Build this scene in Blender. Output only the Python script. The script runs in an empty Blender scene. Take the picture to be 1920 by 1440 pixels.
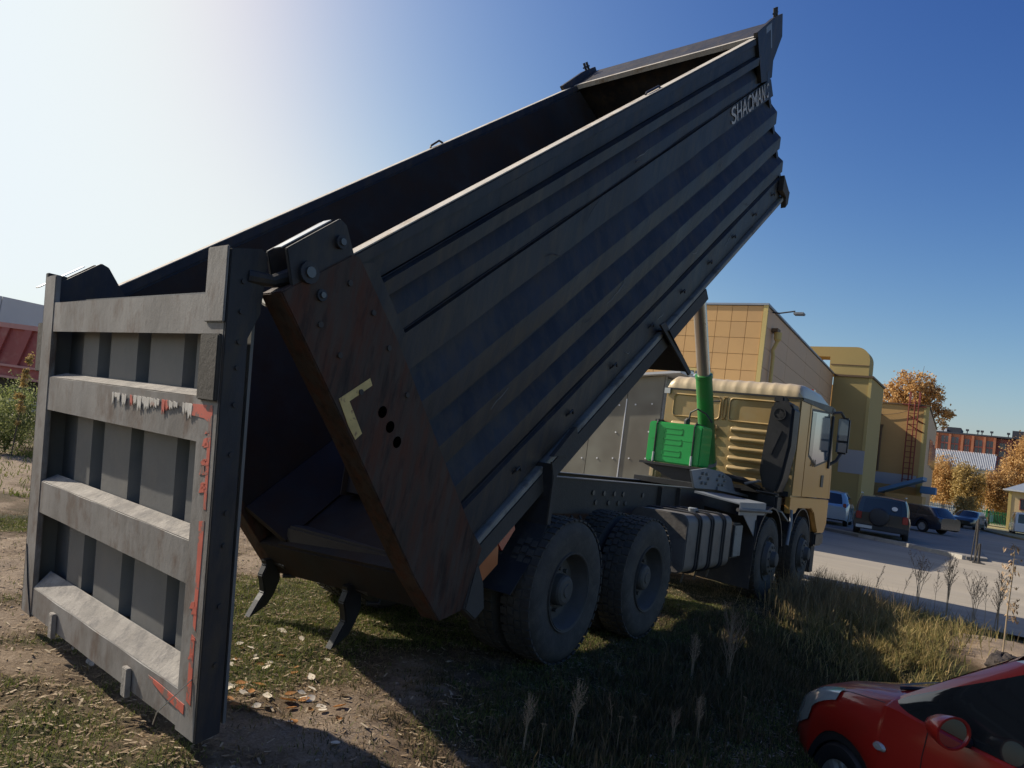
import bpy, bmesh, math, random
import numpy as np
from mathutils import Vector, Matrix
R = math.radians
random.seed(7); np.random.seed(7)
scn = bpy.context.scene
C = scn.collection

# ------------------------------------------------------------------ camera, sky, sun
SUN_AZ, SUN_EL = 99.5, 33.5
RM = Matrix(((0.5554, -0.8199, 0.1385), (0.1437, -0.0693, -0.9872), (0.8191, 0.5682, 0.0793)))
cam_d = bpy.data.cameras.new('camera'); cam = bpy.data.objects.new('camera', cam_d); C.objects.link(cam)
cx = Vector(RM[0]); cy = -Vector(RM[1]); cz = -Vector(RM[2])
rot = Matrix((cx, cy, cz)).transposed()
cam.matrix_world = Matrix.Translation((-5.365, -4.13, 1.65)) @ rot.to_4x4()
cam_d.sensor_width = 36.0; cam_d.lens = 1410.0 / 1920.0 * 36.0
cam_d.clip_start = 0.05; cam_d.clip_end = 3000
scn.camera = cam
w = bpy.data.worlds.new('World'); scn.world = w; w.use_nodes = True
nt = w.node_tree; nt.nodes.clear()
sky = nt.nodes.new('ShaderNodeTexSky'); sky.sky_type = 'NISHITA'; sky.sun_disc = False
sky.sun_elevation = R(SUN_EL); sky.sun_rotation = R(90 - SUN_AZ)
sky.altitude = 100; sky.air_density = 1.0; sky.dust_density = 2.2; sky.ozone_density = 3.0
bg = nt.nodes.new('ShaderNodeBackground'); bg.inputs[1].default_value = 0.1
wo = nt.nodes.new('ShaderNodeOutputWorld')
# the camera's film response to the sky: one curve per channel over the whole dome, rolling off at white
sp_ = nt.nodes.new('ShaderNodeSeparateColor'); cb_ = nt.nodes.new('ShaderNodeCombineColor'); nt.links.new(sky.outputs[0], sp_.inputs[0])
def wm(op, a, b):
    x = nt.nodes.new('ShaderNodeMath'); x.operation = op
    for i, v in enumerate((a, b)):
        if isinstance(v, (int, float)): x.inputs[i].default_value = v
        else: nt.links.new(v, x.inputs[i])
    return x.outputs[0]
for i, (pw, kk, cap) in enumerate(((2.35, 6.6, .86), (1.95, 2.75, .94), (1.22, 1.22, 1.02))):
    y = wm('MULTIPLY', wm('POWER', wm('MULTIPLY', sp_.outputs[i], 0.133), pw), kk)
    y = wm('DIVIDE', y, wm('POWER', wm('ADD', wm('POWER', y, 4.0), 1.0), 0.25))
    nt.links.new(wm('MULTIPLY', y, 8.0 * cap), cb_.inputs[i])
nt.links.new(cb_.outputs[0], bg.inputs[0]); nt.links.new(bg.outputs[0], wo.inputs[0])
sd = bpy.data.lights.new('sun', 'SUN'); sd.energy = 5.0; sd.angle = R(0.55); sd.color = (1.0, 0.905, 0.76)
sun = bpy.data.objects.new('sun', sd); C.objects.link(sun)
sv = Vector((math.cos(R(SUN_AZ)) * math.cos(R(SUN_EL)), math.sin(R(SUN_AZ)) * math.cos(R(SUN_EL)), math.sin(R(SUN_EL))))
sun.rotation_euler = sv.to_track_quat('Z', 'Y').to_euler(); sun.location = (0, 0, 30)
scn.view_settings.view_transform = 'Standard'; scn.view_settings.look = 'None'
scn.view_settings.exposure = 0.3; scn.view_settings.gamma = 1.0
scn.render.engine = 'CYCLES'; scn.cycles.max_bounces = 6

# ------------------------------------------------------------------ materials
def mat(name, col, rough=0.6, metal=0.0, var=0.15, scale=3.0, col2=None, mix=0.5, sharp=0.15, bump=0.0, bscale=40.0,
        stretch=(1, 1, 1), coat=0.0, spec=0.5, col3=None, mix3=0.62, scale3=9.0, trans=0.0, alpha=1.0):
    """principled material: base colour broken up by noise; optional second and third colours in patches; fine bump"""
    m = bpy.data.materials.new(name); m.use_nodes = True
    n = m.node_tree.nodes; l = m.node_tree.links; p = n['Principled BSDF']
    tc = n.new('ShaderNodeTexCoord'); mp = n.new('ShaderNodeMapping'); mp.inputs['Scale'].default_value = stretch
    l.new(tc.outputs['Object'], mp.inputs[0])
    def noise(s, d=5, r=0.6):
        x = n.new('ShaderNodeTexNoise'); x.inputs['Scale'].default_value = s; x.inputs['Detail'].default_value = d
        x.inputs['Roughness'].default_value = r; l.new(mp.outputs[0], x.inputs['Vector']); return x
    def mixc(fac, a, b):
        x = n.new('ShaderNodeMix'); x.data_type = 'RGBA'
        l.new(fac, x.inputs[0])
        for i, v in ((6, a), (7, b)):
            if isinstance(v, (tuple, list)): x.inputs[i].default_value = (*v[:3], 1)
            else: l.new(v, x.inputs[i])
        return x.outputs[2]
    n1 = noise(scale)
    mr = n.new('ShaderNodeMapRange'); mr.inputs[1].default_value = 0.3; mr.inputs[2].default_value = 0.7
    l.new(n1.outputs[0], mr.inputs[0])
    lo = tuple(c * (1 - var) for c in col); hi = tuple(min(1, c * (1 + var)) for c in col)
    out = mixc(mr.outputs[0], lo, hi)
    def patch(out, c2, th, s):
        n2 = noise(s, 7, 0.65); m2 = n.new('ShaderNodeMapRange')
        m2.inputs[1].default_value = th - sharp / 2; m2.inputs[2].default_value = th + sharp / 2
        l.new(n2.outputs[0], m2.inputs[0]); return mixc(m2.outputs[0], out, c2)
    if col2: out = patch(out, col2, mix, scale * 1.7)
    if col3: out = patch(out, col3, mix3, scale3)
    l.new(out, p.inputs['Base Color'])
    p.inputs['Roughness'].default_value = rough; p.inputs['Metallic'].default_value = metal
    p.inputs['Specular IOR Level'].default_value = spec
    p.inputs['Coat Weight'].default_value = coat; p.inputs['Coat Roughness'].default_value = 0.08
    if trans: p.inputs['Transmission Weight'].default_value = trans
    if alpha < 1: p.inputs['Alpha'].default_value = alpha
    if rough < 0.9 and var > 0:
        rr = n.new('ShaderNodeMapRange'); rr.inputs[3].default_value = max(0.03, rough - 0.1); rr.inputs[4].default_value = min(1, rough + 0.15)
        l.new(n1.outputs[0], rr.inputs[0]); l.new(rr.outputs[0], p.inputs['Roughness'])
    if bump:
        nb = noise(bscale, 6, 0.7); b = n.new('ShaderNodeBump'); b.inputs['Strength'].default_value = bump
        b.inputs['Distance'].default_value = 0.02; l.new(nb.outputs[0], b.inputs['Height']); l.new(b.outputs[0], p.inputs['Normal'])
    return m
M = {}
M['steel'] = mat('grey_body_paint', (0.038, 0.039, 0.045), 0.52, 0.0, 0.25, 1.3, col2=(0.026, 0.027, 0.031), mix=0.52, sharp=0.25, col3=(0.070, 0.056, 0.042), mix3=0.57, scale3=4, bump=0.18, bscale=14, spec=0.3, stretch=(2.2, 2.2, .6))
M['gate'] = mat('dusty_grey_gate_paint', (0.24, 0.225, 0.21), 0.62, 0, 0.16, 2.2, col2=(0.17, 0.155, 0.14), mix=0.53, sharp=0.2, col3=(0.12, 0.08, 0.058), mix3=0.61, scale3=6, bump=0.15, bscale=30, stretch=(1, 1, 0.6))
M['gatedust'] = mat('dust_on_gate', (0.30, 0.275, 0.245), 0.9, 0, 0.25, 5, col2=(0.20, 0.185, 0.17), mix=0.55, bump=0.5, bscale=40)
M['gatepanel'] = mat('gate_panel_paint', (0.145, 0.145, 0.142), 0.55, 0, 0.15, 2.5, col2=(0.18, 0.17, 0.155), mix=0.6, sharp=0.3, bump=0.1, bscale=20)
M['inside'] = mat('worn_inside_steel', (0.040, 0.038, 0.038), 0.7, 0.0, 0.3, 1.5, col2=(0.050, 0.032, 0.022), mix=0.55, sharp=0.3, bump=0.15, bscale=14, spec=0.15)
M['pillar'] = mat('rusty_brown_pillar', (0.066, 0.048, 0.038), 0.7, 0, 0.3, 2.6, spec=0.3, col2=(0.085, 0.034, 0.020), mix=0.53, sharp=0.2, col3=(0.020, 0.014, 0.012), mix3=0.6, scale3=6, bump=0.25, bscale=22, stretch=(2.5, 2.5, 0.5))
M['railsunlit'] = mat('sunlit_rail_top', (0.46, 0.42, 0.36), 0.8, 0, 0.2, 4, col2=(0.30, 0.22, 0.14), mix=0.6, bump=0.3, bscale=60)  # pale colour paints the sunlit look onto the rail tops
M['ledge'] = mat('grey_ledge', (0.27, 0.26, 0.23), 0.8, 0, 0.2, 3, col2=(0.13, 0.12, 0.10), mix=0.6, bump=0.3, bscale=50)
M['chassis'] = mat('dirty_chassis', (0.060, 0.052, 0.043), 0.75, 0, 0.25, 3, col2=(0.062, 0.054, 0.043), mix=0.55, bump=0.25, bscale=30)
M['frametop'] = mat('frame_top_flange', (0.10, 0.11, 0.13), 0.4, 0, 0.2, 4)
M['black'] = mat('black_plastic', (0.022, 0.023, 0.026), 0.5, 0, 0.2, 6, bump=0.08, bscale=60)
M['rubber'] = mat('mud_flap_rubber', (0.028, 0.028, 0.03), 0.75, 0, 0.25, 4, col2=(0.05, 0.046, 0.04), mix=0.6, bump=0.15, bscale=40)
M['tyre'] = mat('dusty_tyre', (0.062, 0.056, 0.048), 0.9, 0, 0.22, 5, col2=(0.085, 0.076, 0.062), mix=0.55, bump=0.3, bscale=50)
M['rim'] = mat('dusty_rim', (0.082, 0.077, 0.07), 0.7, 0, 0.2, 5, col2=(0.08, 0.074, 0.06), mix=0.6, bump=0.15, bscale=40)
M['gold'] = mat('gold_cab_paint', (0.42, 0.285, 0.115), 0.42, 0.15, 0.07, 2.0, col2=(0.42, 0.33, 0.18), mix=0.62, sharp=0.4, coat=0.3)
M['goldside'] = mat('gold_cab_paint_side_tint', (0.52, 0.29, 0.075), 0.42, 0.45, 0.06, 2.0, coat=0.15)  # same cab paint, deepened to paint in light reflected on the side
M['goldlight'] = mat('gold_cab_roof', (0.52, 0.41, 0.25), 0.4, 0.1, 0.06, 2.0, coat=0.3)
M['green'] = mat('green_oil_tank', (0.012, 0.43, 0.09), 0.4, 0, 0.08, 2.0, coat=0.2, bump=0.05, bscale=10)
M['greencyl'] = mat('green_cylinder', (0.03, 0.22, 0.05), 0.42, 0, 0.12, 3.0, col2=(0.07, 0.17, 0.06), mix=0.6, sharp=0.3, coat=0.1)
M['chrome'] = mat('cylinder_rod', (0.55, 0.50, 0.46), 0.28, 0.9, 0.1, 3.0)
M['alu'] = mat('aluminium_tank', (0.17, 0.155, 0.14), 0.6, 0.2, 0.12, 3.0, col2=(0.13, 0.118, 0.105), mix=0.58, bump=0.15, bscale=30)
M['greypaint'] = mat('bracket_grey', (0.20, 0.22, 0.24), 0.5, 0, 0.12, 4)
M['bolt'] = mat('bolt_steel', (0.12, 0.12, 0.12), 0.4, 0.6, 0.1, 5)
M['white'] = mat('white_letters', (0.55, 0.50, 0.45), 0.6, 0, 0.2, 9, col2=(0.14, 0.12, 0.12), mix=0.62, sharp=0.04)
M['tapered'] = mat('red_tape', (0.55, 0.13, 0.09), 0.5, 0, 0.15, 8, col2=(0.22, 0.15, 0.13), mix=0.56, sharp=0.05)
M['tapewhite'] = mat('white_tape', (0.62, 0.58, 0.52), 0.5, 0, 0.2, 10, col2=(0.40, 0.25, 0.20), mix=0.62, sharp=0.08)
M['tapeyellow'] = mat('yellow_tape', (0.62, 0.46, 0.18), 0.5, 0, 0.15, 14, col2=(0.30, 0.18, 0.09), mix=0.62, sharp=0.06)
M['orangelamp'] = mat('orange_lamp', (0.45, 0.12, 0.03), 0.35, 0, 0.1, 8, coat=0.5)
M['redlamp'] = mat('red_lamp', (0.30, 0.02, 0.02), 0.2, 0, 0.1, 8, coat=0.8)
M['glass'] = mat('dark_glass', (0.022, 0.025, 0.027), 0.05, 0, 0.0, 3, spec=0.6, coat=0.35)
M['cabglass'] = mat('cab_window_glass', (0.10, 0.14, 0.18), 0.05, 0, 0.0, 3, spec=0.9, coat=1.0)
M['mirror'] = mat('mirror_glass', (0.45, 0.48, 0.50), 0.04, 1.0, 0.0, 3)
M['redpaint'] = mat('red_car_paint', (0.44, 0.018, 0.011), 0.35, 0, 0.05, 2.0, coat=0.8, col2=(0.37, 0.024, 0.015), mix=0.65, sharp=0.2)
M['headlamp'] = mat('headlamp_lens', (0.42, 0.46, 0.45), 0.12, 0, 0.12, 8, coat=1.0, spec=0.9)
M['silver'] = mat('silver_trim', (0.55, 0.56, 0.56), 0.3, 0.6, 0.05, 5)
M['bluepaint'] = mat('light_blue_car_paint', (0.30, 0.44, 0.52), 0.3, 0.2, 0.05, 3, coat=1.0)
M['darkgreenpaint'] = mat('dark_suv_paint', (0.012, 0.020, 0.022), 0.28, 0.1, 0.05, 3, coat=1.0)
M['navypaint'] = mat('navy_wagon_paint', (0.014, 0.020, 0.035), 0.28, 0.1, 0.05, 3, coat=1.0)
M['whitepaint'] = mat('white_van_paint', (0.75, 0.76, 0.77), 0.3, 0, 0.03, 3, coat=0.8)
M['plate'] = mat('number_plate_white', (0.55, 0.55, 0.52), 0.5, 0, 0.05, 5)
M['panel'] = mat('ochre_facade_panel', (0.58, 0.34, 0.13), 0.6, 0, 0.06, 0.6)
M['panel2'] = mat('ochre_facade_panel_b', (0.55, 0.325, 0.13), 0.6, 0, 0.06, 0.6)
M['panelside'] = mat('tan_side_panel', (0.60, 0.38, 0.22), 0.6, 0, 0.05, 0.5)
M['yellowtrim'] = mat('yellow_trim', (0.55, 0.42, 0.15), 0.6, 0, 0.06, 1)
M['olive'] = mat('olive_tower_plaster', (0.42, 0.31, 0.115), 0.8, 0, 0.05, 0.4, bump=0.05)
M['ochre'] = mat('ochre_plaster', (0.55, 0.33, 0.12), 0.85, 0, 0.07, 0.4, bump=0.05)
M['greyband'] = mat('grey_band_plaster', (0.42, 0.42, 0.42), 0.85, 0, 0.05, 0.5)
M['joint'] = mat('panel_joint', (0.30, 0.17, 0.07), 0.8, 0, 0.05, 2)
M['browncap'] = mat('brown_coping', (0.13, 0.08, 0.04), 0.6, 0, 0.1, 2)
M['ladder'] = mat('red_ladder', (0.20, 0.03, 0.02), 0.6, 0, 0.1, 3)
M['blueawn'] = mat('blue_awning', (0.10, 0.22, 0.38), 0.6, 0, 0.08, 1)
M['brick'] = mat('orange_brick', (0.42, 0.16, 0.08), 0.9, 0, 0.12, 0.5, col2=(0.36, 0.13, 0.07), mix=0.55)
M['brickdark'] = mat('red_brick', (0.30, 0.10, 0.08), 0.9, 0, 0.12, 0.5)
M['roofdark'] = mat('dark_roofing', (0.05, 0.055, 0.07), 0.8, 0, 0.1, 1)
M['winglass'] = mat('far_window_glass', (0.05, 0.07, 0.09), 0.12, 0, 0.1, 0.6, coat=0.6)
M['paleroof'] = mat('pale_metal_roof', (0.55, 0.56, 0.56), 0.5, 0.1, 0.05, 1)
M['greyroof'] = mat('grey_metal_roof', (0.26, 0.30, 0.35), 0.5, 0.2, 0.05, 1)
M['cream'] = mat('cream_plaster', (0.66, 0.50, 0.28), 0.85, 0, 0.06, 0.8)
M['greenfence'] = mat('green_fence_paint', (0.02, 0.22, 0.08), 0.5, 0, 0.1, 3)
M['palefence'] = mat('pale_green_fence', (0.45, 0.55, 0.48), 0.6, 0, 0.1, 3)
M['concrete'] = mat('concrete', (0.42, 0.38, 0.33), 0.9, 0, 0.12, 2, bump=0.3, bscale=20)
M['kerb'] = mat('kerb_concrete', (0.40, 0.37, 0.32), 0.9, 0, 0.15, 2.5, bump=0.3, bscale=20)
M['asphalt'] = mat('dusty_asphalt', (0.36, 0.315, 0.25), 0.95, 0, 0.14, 0.35, spec=0.12, col2=(0.27, 0.24, 0.195), mix=0.56, sharp=0.25, bump=0.3, bscale=35, stretch=(1, 0.25, 1), col3=(0.30, 0.265, 0.22), mix3=0.6, scale3=1.4)
M['paving'] = mat('grey_paving', (0.20, 0.185, 0.165), 0.9, 0, 0.18, 1.2, bump=0.3, bscale=10)
M['white_wall'] = mat('white_panel_wall', (0.55, 0.56, 0.55), 0.7, 0, 0.06, 0.5)
M['redtruck'] = mat('faded_red_tipper', (0.36, 0.09, 0.08), 0.55, 0, 0.12, 1.2, col2=(0.42, 0.16, 0.13), mix=0.6)
M['redrail'] = mat('pink_dusty_rail', (0.55, 0.28, 0.24), 0.6, 0, 0.1, 3)
M['bark'] = mat('bark', (0.10, 0.08, 0.06), 0.9, 0, 0.2, 4, bump=0.4)
M['stem'] = mat('dry_stem', (0.36, 0.27, 0.17), 0.9, 0, 0.2, 6)
M['seed'] = mat('dry_seed_head', (0.42, 0.29, 0.17), 0.95, 0, 0.3, 20)
M['seedred'] = mat('reddish_seed_head', (0.26, 0.15, 0.09), 0.95, 0, 0.3, 20)
def leafmat(name, c1, c2, c3=None, tr=0.35):
    m = bpy.data.materials.new(name); m.use_nodes = True; n = m.node_tree.nodes; l = m.node_tree.links; p = n['Principled BSDF']
    g = n.new('ShaderNodeNewGeometry'); cr = n.new('ShaderNodeValToRGB'); l.new(g.outputs['Random Per Island'], cr.inputs[0])
    cr.color_ramp.elements[0].color = (*c1, 1); cr.color_ramp.elements[1].color = (*c2, 1)
    if c3: e = cr.color_ramp.elements.new(0.55); e.color = (*c3, 1)
    l.new(cr.outputs[0], p.inputs['Base Color']); p.inputs['Roughness'].default_value = 0.75; p.inputs['Specular IOR Level'].default_value = 0.25
    t = n.new('ShaderNodeBsdfTranslucent'); l.new(cr.outputs[0], t.inputs[0]); mx = n.new('ShaderNodeMixShader'); mx.inputs[0].default_value = tr
    l.new(p.outputs[0], mx.inputs[1]); l.new(t.outputs[0], mx.inputs[2]); l.new(mx.outputs[0], n['Material Output'].inputs[0]); return m
M['orangeleaf'] = leafmat('orange_foliage', (0.46, 0.27, 0.10), (0.64, 0.43, 0.19), (0.54, 0.33, 0.13), 0.35)
M['yellowleaf'] = leafmat('yellow_foliage', (0.42, 0.29, 0.09), (0.62, 0.44, 0.18), (0.36, 0.27, 0.11), 0.25)
M['shadetintweed'] = leafmat('shade_tinted_weed_blades', (0.05, 0.055, 0.02), (0.20, 0.14, 0.075), (0.11, 0.085, 0.04), 0.2)  # weed colours darkened so the truck's shade reads deeper
M['greenleaf'] = leafmat('green_foliage', (0.10, 0.14, 0.04), (0.40, 0.42, 0.20), (0.20, 0.22, 0.07), 0.4)
M['grassblade'] = leafmat('short_grass_blades', (0.10, 0.13, 0.028), (0.24, 0.22, 0.07), (0.15, 0.18, 0.04), 0.3)
M['drygrass'] = leafmat('dry_grass_blades', (0.24, 0.17, 0.09), (0.36, 0.28, 0.15), (0.28, 0.20, 0.10), 0.2)
M['tallgrass'] = leafmat('tall_grass_blades', (0.14, 0.15, 0.045), (0.52, 0.37, 0.17), (0.33, 0.26, 0.10), 0.3)
M['litter'] = leafmat('straw_litter', (0.26, 0.18, 0.10), (0.50, 0.40, 0.27), (0.20, 0.13, 0.07), 0.0)
M['paleleaf'] = leafmat('pale_fallen_leaf', (0.66, 0.54, 0.38), (0.80, 0.72, 0.58), None, 0.1)
M['rustleaf'] = leafmat('rusty_fallen_leaf', (0.32, 0.12, 0.03), (0.46, 0.22, 0.07), None, 0.15)

def polycarb():
    m = bpy.data.materials.new('translucent_polycarbonate'); m.use_nodes = True; n = m.node_tree.nodes; l = m.node_tree.links; p = n['Principled BSDF']
    tc = n.new('ShaderNodeTexCoord'); no = n.new('ShaderNodeTexNoise'); no.inputs['Scale'].default_value = 0.8; l.new(tc.outputs['Object'], no.inputs['Vector'])
    cr = n.new('ShaderNodeValToRGB'); cr.color_ramp.elements[0].position = 0.35; cr.color_ramp.elements[1].position = 0.65
    cr.color_ramp.elements[0].color = (0.22, 0.20, 0.16, 1); cr.color_ramp.elements[1].color = (0.34, 0.33, 0.27, 1)
    l.new(no.outputs[0], cr.inputs[0]); l.new(cr.outputs[0], p.inputs['Base Color']); p.inputs['Roughness'].default_value = 0.35
    t = n.new('ShaderNodeBsdfTranslucent'); l.new(cr.outputs[0], t.inputs[0]); mx = n.new('ShaderNodeMixShader'); mx.inputs[0].default_value = 0.35
    l.new(p.outputs[0], mx.inputs[1]); l.new(t.outputs[0], mx.inputs[2]); l.new(mx.outputs[0], n['Material Output'].inputs[0]); return m
M['poly'] = polycarb()

# ------------------------------------------------------------------ mesh helpers
class MB:
    def __init__(s): s.v = []; s.f = []
    def add(s, vs, fs):
        o = len(s.v); s.v += [tuple(v) for v in vs]; s.f += [tuple(i + o for i in f) for f in fs]; return s
    def hexa(s, p):   # 8 corners: bottom 4 (ccw), top 4
        return s.add(p, [(3, 2, 1, 0), (4, 5, 6, 7), (0, 1, 5, 4), (1, 2, 6, 5), (2, 3, 7, 6), (3, 0, 4, 7)])
    def box(s, x0, x1, y0, y1, z0, z1, T=None):
        p = [(x0, y0, z0), (x1, y0, z0), (x1, y1, z0), (x0, y1, z0), (x0, y0, z1), (x1, y0, z1), (x1, y1, z1), (x0, y1, z1)]
        if T: p = [T(*q) for q in p]
        return s.hexa(p)
    def prism(s, poly, a, b, fn):   # poly list of 2-tuples, extruded from a to b; fn(p, q, t) -> xyz
        n = len(poly); vs = [fn(p[0], p[1], a) for p in poly] + [fn(p[0], p[1], b) for p in poly]
        return s.add(vs, [tuple(range(n - 1, -1, -1)), tuple(range(n, 2 * n))] + [(i, (i + 1) % n, n + (i + 1) % n, n + i) for i in range(n)])
    def tube(s, pts, r, n=10, cap=True):
        pts = [Vector(p) for p in pts]; rs = r if isinstance(r, (list, tuple)) else [r] * len(pts); vs = []; up = None
        for i, p in enumerate(pts):
            d = (pts[min(i + 1, len(pts) - 1)] - pts[max(i - 1, 0)]).normalized()
            if up is None: up = Vector((0, 0, 1)) if abs(d.z) < 0.9 else Vector((1, 0, 0))
            a = d.cross(up).normalized(); b = a.cross(d).normalized(); up = b
            vs += [p + (a * math.cos(2 * math.pi * k / n) + b * math.sin(2 * math.pi * k / n)) * rs[i] for k in range(n)]
        fs = [(i * n + k, i * n + (k + 1) % n, (i + 1) * n + (k + 1) % n, (i + 1) * n + k) for i in range(len(pts) - 1) for k in range(n)]
        if cap: fs += [tuple(range(n - 1, -1, -1)), tuple(range((len(pts) - 1) * n, len(pts) * n))]
        return s.add(vs, fs)
    def lathe(s, prof, n=32, T=None, a0=0.0):   # profile (r, y) round the y axis
        vs = []
        for r, y in prof: vs += [(r * math.cos(a0 + 2 * math.pi * k / n), y, r * math.sin(a0 + 2 * math.pi * k / n)) for k in range(n)]
        if T: vs = [T(*v) for v in vs]
        fs = [(i * n + k, (i + 1) * n + k, (i + 1) * n + (k + 1) % n, i * n + (k + 1) % n) for i in range(len(prof) - 1) for k in range(n)]
        return s.add(vs, fs)
    def grid(s, fn, nu, nv):
        vs = [fn(i / nu, j / nv) for i in range(nu + 1) for j in range(nv + 1)]
        return s.add(vs, [(i * (nv + 1) + j, (i + 1) * (nv + 1) + j, (i + 1) * (nv + 1) + j + 1, i * (nv + 1) + j + 1) for i in range(nu) for j in range(nv)])
    def build(s, name, m, parent=None, smooth=False, bevel=0.0, solid=0.0, fix=True):
        me = bpy.data.meshes.new(name); me.from_pydata(s.v, [], s.f)
        if fix:
            bm = bmesh.new(); bm.from_mesh(me); bmesh.ops.recalc_face_normals(bm, faces=bm.faces)
            if bevel:
                bmesh.ops.remove_doubles(bm, verts=bm.verts, dist=1e-5)
                es = [e for e in bm.edges if len(e.link_faces) == 2 and e.calc_face_angle(0) > 0.5]
                bmesh.ops.bevel(bm, geom=es, offset=bevel, segments=2, affect='EDGES', clamp_overlap=True)
            bm.to_mesh(me); bm.free()
        me.materials.append(M[m] if isinstance(m, str) else m)
        if smooth:
            me.polygons.foreach_set('use_smooth', [True] * len(me.polygons))
            try: me.set_sharp_from_angle(angle=R(smooth if smooth is not True else 40))
            except Exception: pass
        o = bpy.data.objects.new(name, me); C.objects.link(o)
        if parent: o.parent = parent
        if solid:
            md = o.modifiers.new('s', 'SOLIDIFY'); md.thickness = solid; md.offset = 0
        return o
def tag(o, label, cat, group=None, kind=None):
    if label: o['label'] = label
    if cat: o['category'] = cat
    if group: o['group'] = group
    if kind: o['kind'] = kind
    return o
def empty(name, loc=(0, 0, 0), rz=0.0, label=None, cat=None, group=None):
    o = bpy.data.objects.new(name, None); o.location = loc; o.rotation_euler = (0, 0, rz); o.empty_display_size = 0.3; C.objects.link(o)
    return tag(o, label, cat, group)
def struct(o): o['kind'] = 'structure'; return o
def stuff(o): o['kind'] = 'stuff'; return o
def copy_tree(o, parent=None):
    c = o.copy(); C.objects.link(c)
    if parent: c.parent = parent
    for ch in list(o.children): copy_tree(ch, c)
    return c

def vnoise(x, y, seed=0):
    xi = np.floor(x).astype(np.int64); yi = np.floor(y).astype(np.int64); xf = x - xi; yf = y - yi
    def h(a, b):
        k = (a * 374761393 + b * 668265263 + seed * 974711) & 0x7fffffff
        k = ((k ^ (k >> 13)) * 1274126177) & 0x7fffffff
        return ((k ^ (k >> 16)) & 0xffff) / 65535.0
    u = xf * xf * (3 - 2 * xf); v = yf * yf * (3 - 2 * yf)
    return (h(xi, yi) * (1 - u) + h(xi + 1, yi) * u) * (1 - v) + (h(xi, yi + 1) * (1 - u) + h(xi + 1, yi + 1) * u) * v
def fbm(x, y, s=1.0, o=4, seed=0):
    t = 0; a = 0.5; x = np.asarray(x, float) * s; y = np.asarray(y, float) * s
    for i in range(o): t = t + a * vnoise(x + 13.7 * i, y - 7.1 * i, seed + i); a *= 0.5; x = x * 2.03; y = y * 2.03
    return t / (1 - 0.5 ** o)
def sstep(a, b, x): t = np.clip((np.asarray(x, float) - a) / (b - a), 0, 1); return t * t * (3 - 2 * t)

# ------------------------------------------------------------------ ground and road
CAR_Z = -0.57
def road_edge(y): return 7.5 + 0.35 * np.sin(np.asarray(y, float) * 0.9) - 0.25 * (np.asarray(y, float) + 3) * 0.0
def dip(x, y):   # the lower ground where the red car stands
    x = np.asarray(x, float); y = np.asarray(y, float)
    d = sstep(0.0, 1.5, (-2.9 - y) + 0.30 * (x + 1)) * sstep(5.2, 2.2, x)
    return CAR_Z * d * sstep(-5.2, -3.6, x + 0.0 * y)
def gheight(x, y):
    x = np.asarray(x, float); y = np.asarray(y, float)
    h = (fbm(x, y, 0.9, 4, 3) - 0.5) * 0.12 + (fbm(x, y, 5.0, 4, 9) - 0.5) * 0.06
    off = sstep(7.6, 6.6, x)
    mound = 0.16 * np.exp(-(((x - 5.6) / 1.0) ** 2 + ((y + 4.1) / 0.8) ** 2))
    return h * off - 0.03 * (1 - off) - 0.02 + dip(x, y) + mound * off
def soil(x, y):   # 0 sand ... 1 turf, also raised to darken the truck's shadow
    g = fbm(x, y, 0.75, 5, 21)
    base = 0.57 + 0.10 * sstep(3.0, 0.0, np.asarray(y, float)) - 0.16 * sstep(2.0, 5.0, np.asarray(y, float)) + 0.30 * sstep(-.7, -1.7, np.asarray(y, float)) * sstep(-2.6, -1.2, np.asarray(x, float)) + 0.10 * sstep(2.2, .8, np.asarray(y, float)) * sstep(-2.2, -.5, np.asarray(x, float))  # turf bias beside the truck: real weeds plus painted-in shadow tone
    base = base + 0.16 * sstep(-1.2, -2.4, np.asarray(x, float)) * sstep(2.6, 1.0, np.asarray(y, float))
    base = base - 0.75 * np.exp(-(((np.asarray(x, float) - 5.7) / 1.5) ** 2 + ((np.asarray(y, float) + 4.1) / 0.8) ** 2))
    return np.clip(0.5 + (g - 0.5) * 2.4 + (base - 0.5) * 1.5, 0, 1)
def axis(lo, hi, d0, far):
    a = list(np.arange(lo, hi + 1e-6, d0)); s = d0; x = hi
    while x < far: s *= 1.25; x += s; a.append(x)
    s = d0; x = lo; b = []
    while x > -far: s *= 1.25; x -= s; b.append(x)
    return np.array(b[::-1] + a)
gx = axis(-5.5, 8.0, 0.06, 900); gy = axis(-6.0, 6.0, 0.06, 900)
X, Y = np.meshgrid(gx, gy, indexing='ij'); Z = gheight(X, Y)
nx, ny = X.shape
me = bpy.data.meshes.new('ground'); vs = np.stack([X, Y, Z], -1).reshape(-1, 3)
idx = np.arange(nx * ny).reshape(nx, ny); q = np.stack([idx[:-1, :-1], idx[1:, :-1], idx[1:, 1:], idx[:-1, 1:]], -1).reshape(-1, 4)
me.vertices.add(len(vs)); me.vertices.foreach_set('co', vs.ravel()); me.loops.add(q.size); me.loops.foreach_set('vertex_index', q.ravel())
me.polygons.add(len(q)); me.polygons.foreach_set('loop_start', np.arange(len(q)) * 4); me.polygons.foreach_set('loop_total', np.full(len(q), 4))
me.update(); me.validate()
at = me.attributes.new('turf', 'FLOAT', 'POINT'); at.data.foreach_set('value', soil(X, Y).ravel().astype(np.float32))  # turf cover plus the painted-in truck shadow tone
me.polygons.foreach_set('use_smooth', [True] * len(me.polygons))
gm = bpy.data.materials.new('soil_and_turf'); gm.use_nodes = True; n = gm.node_tree.nodes; l = gm.node_tree.links; p = n['Principled BSDF']
p.inputs['Roughness'].default_value = 0.95; p.inputs['Specular IOR Level'].default_value = 0.2
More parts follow.
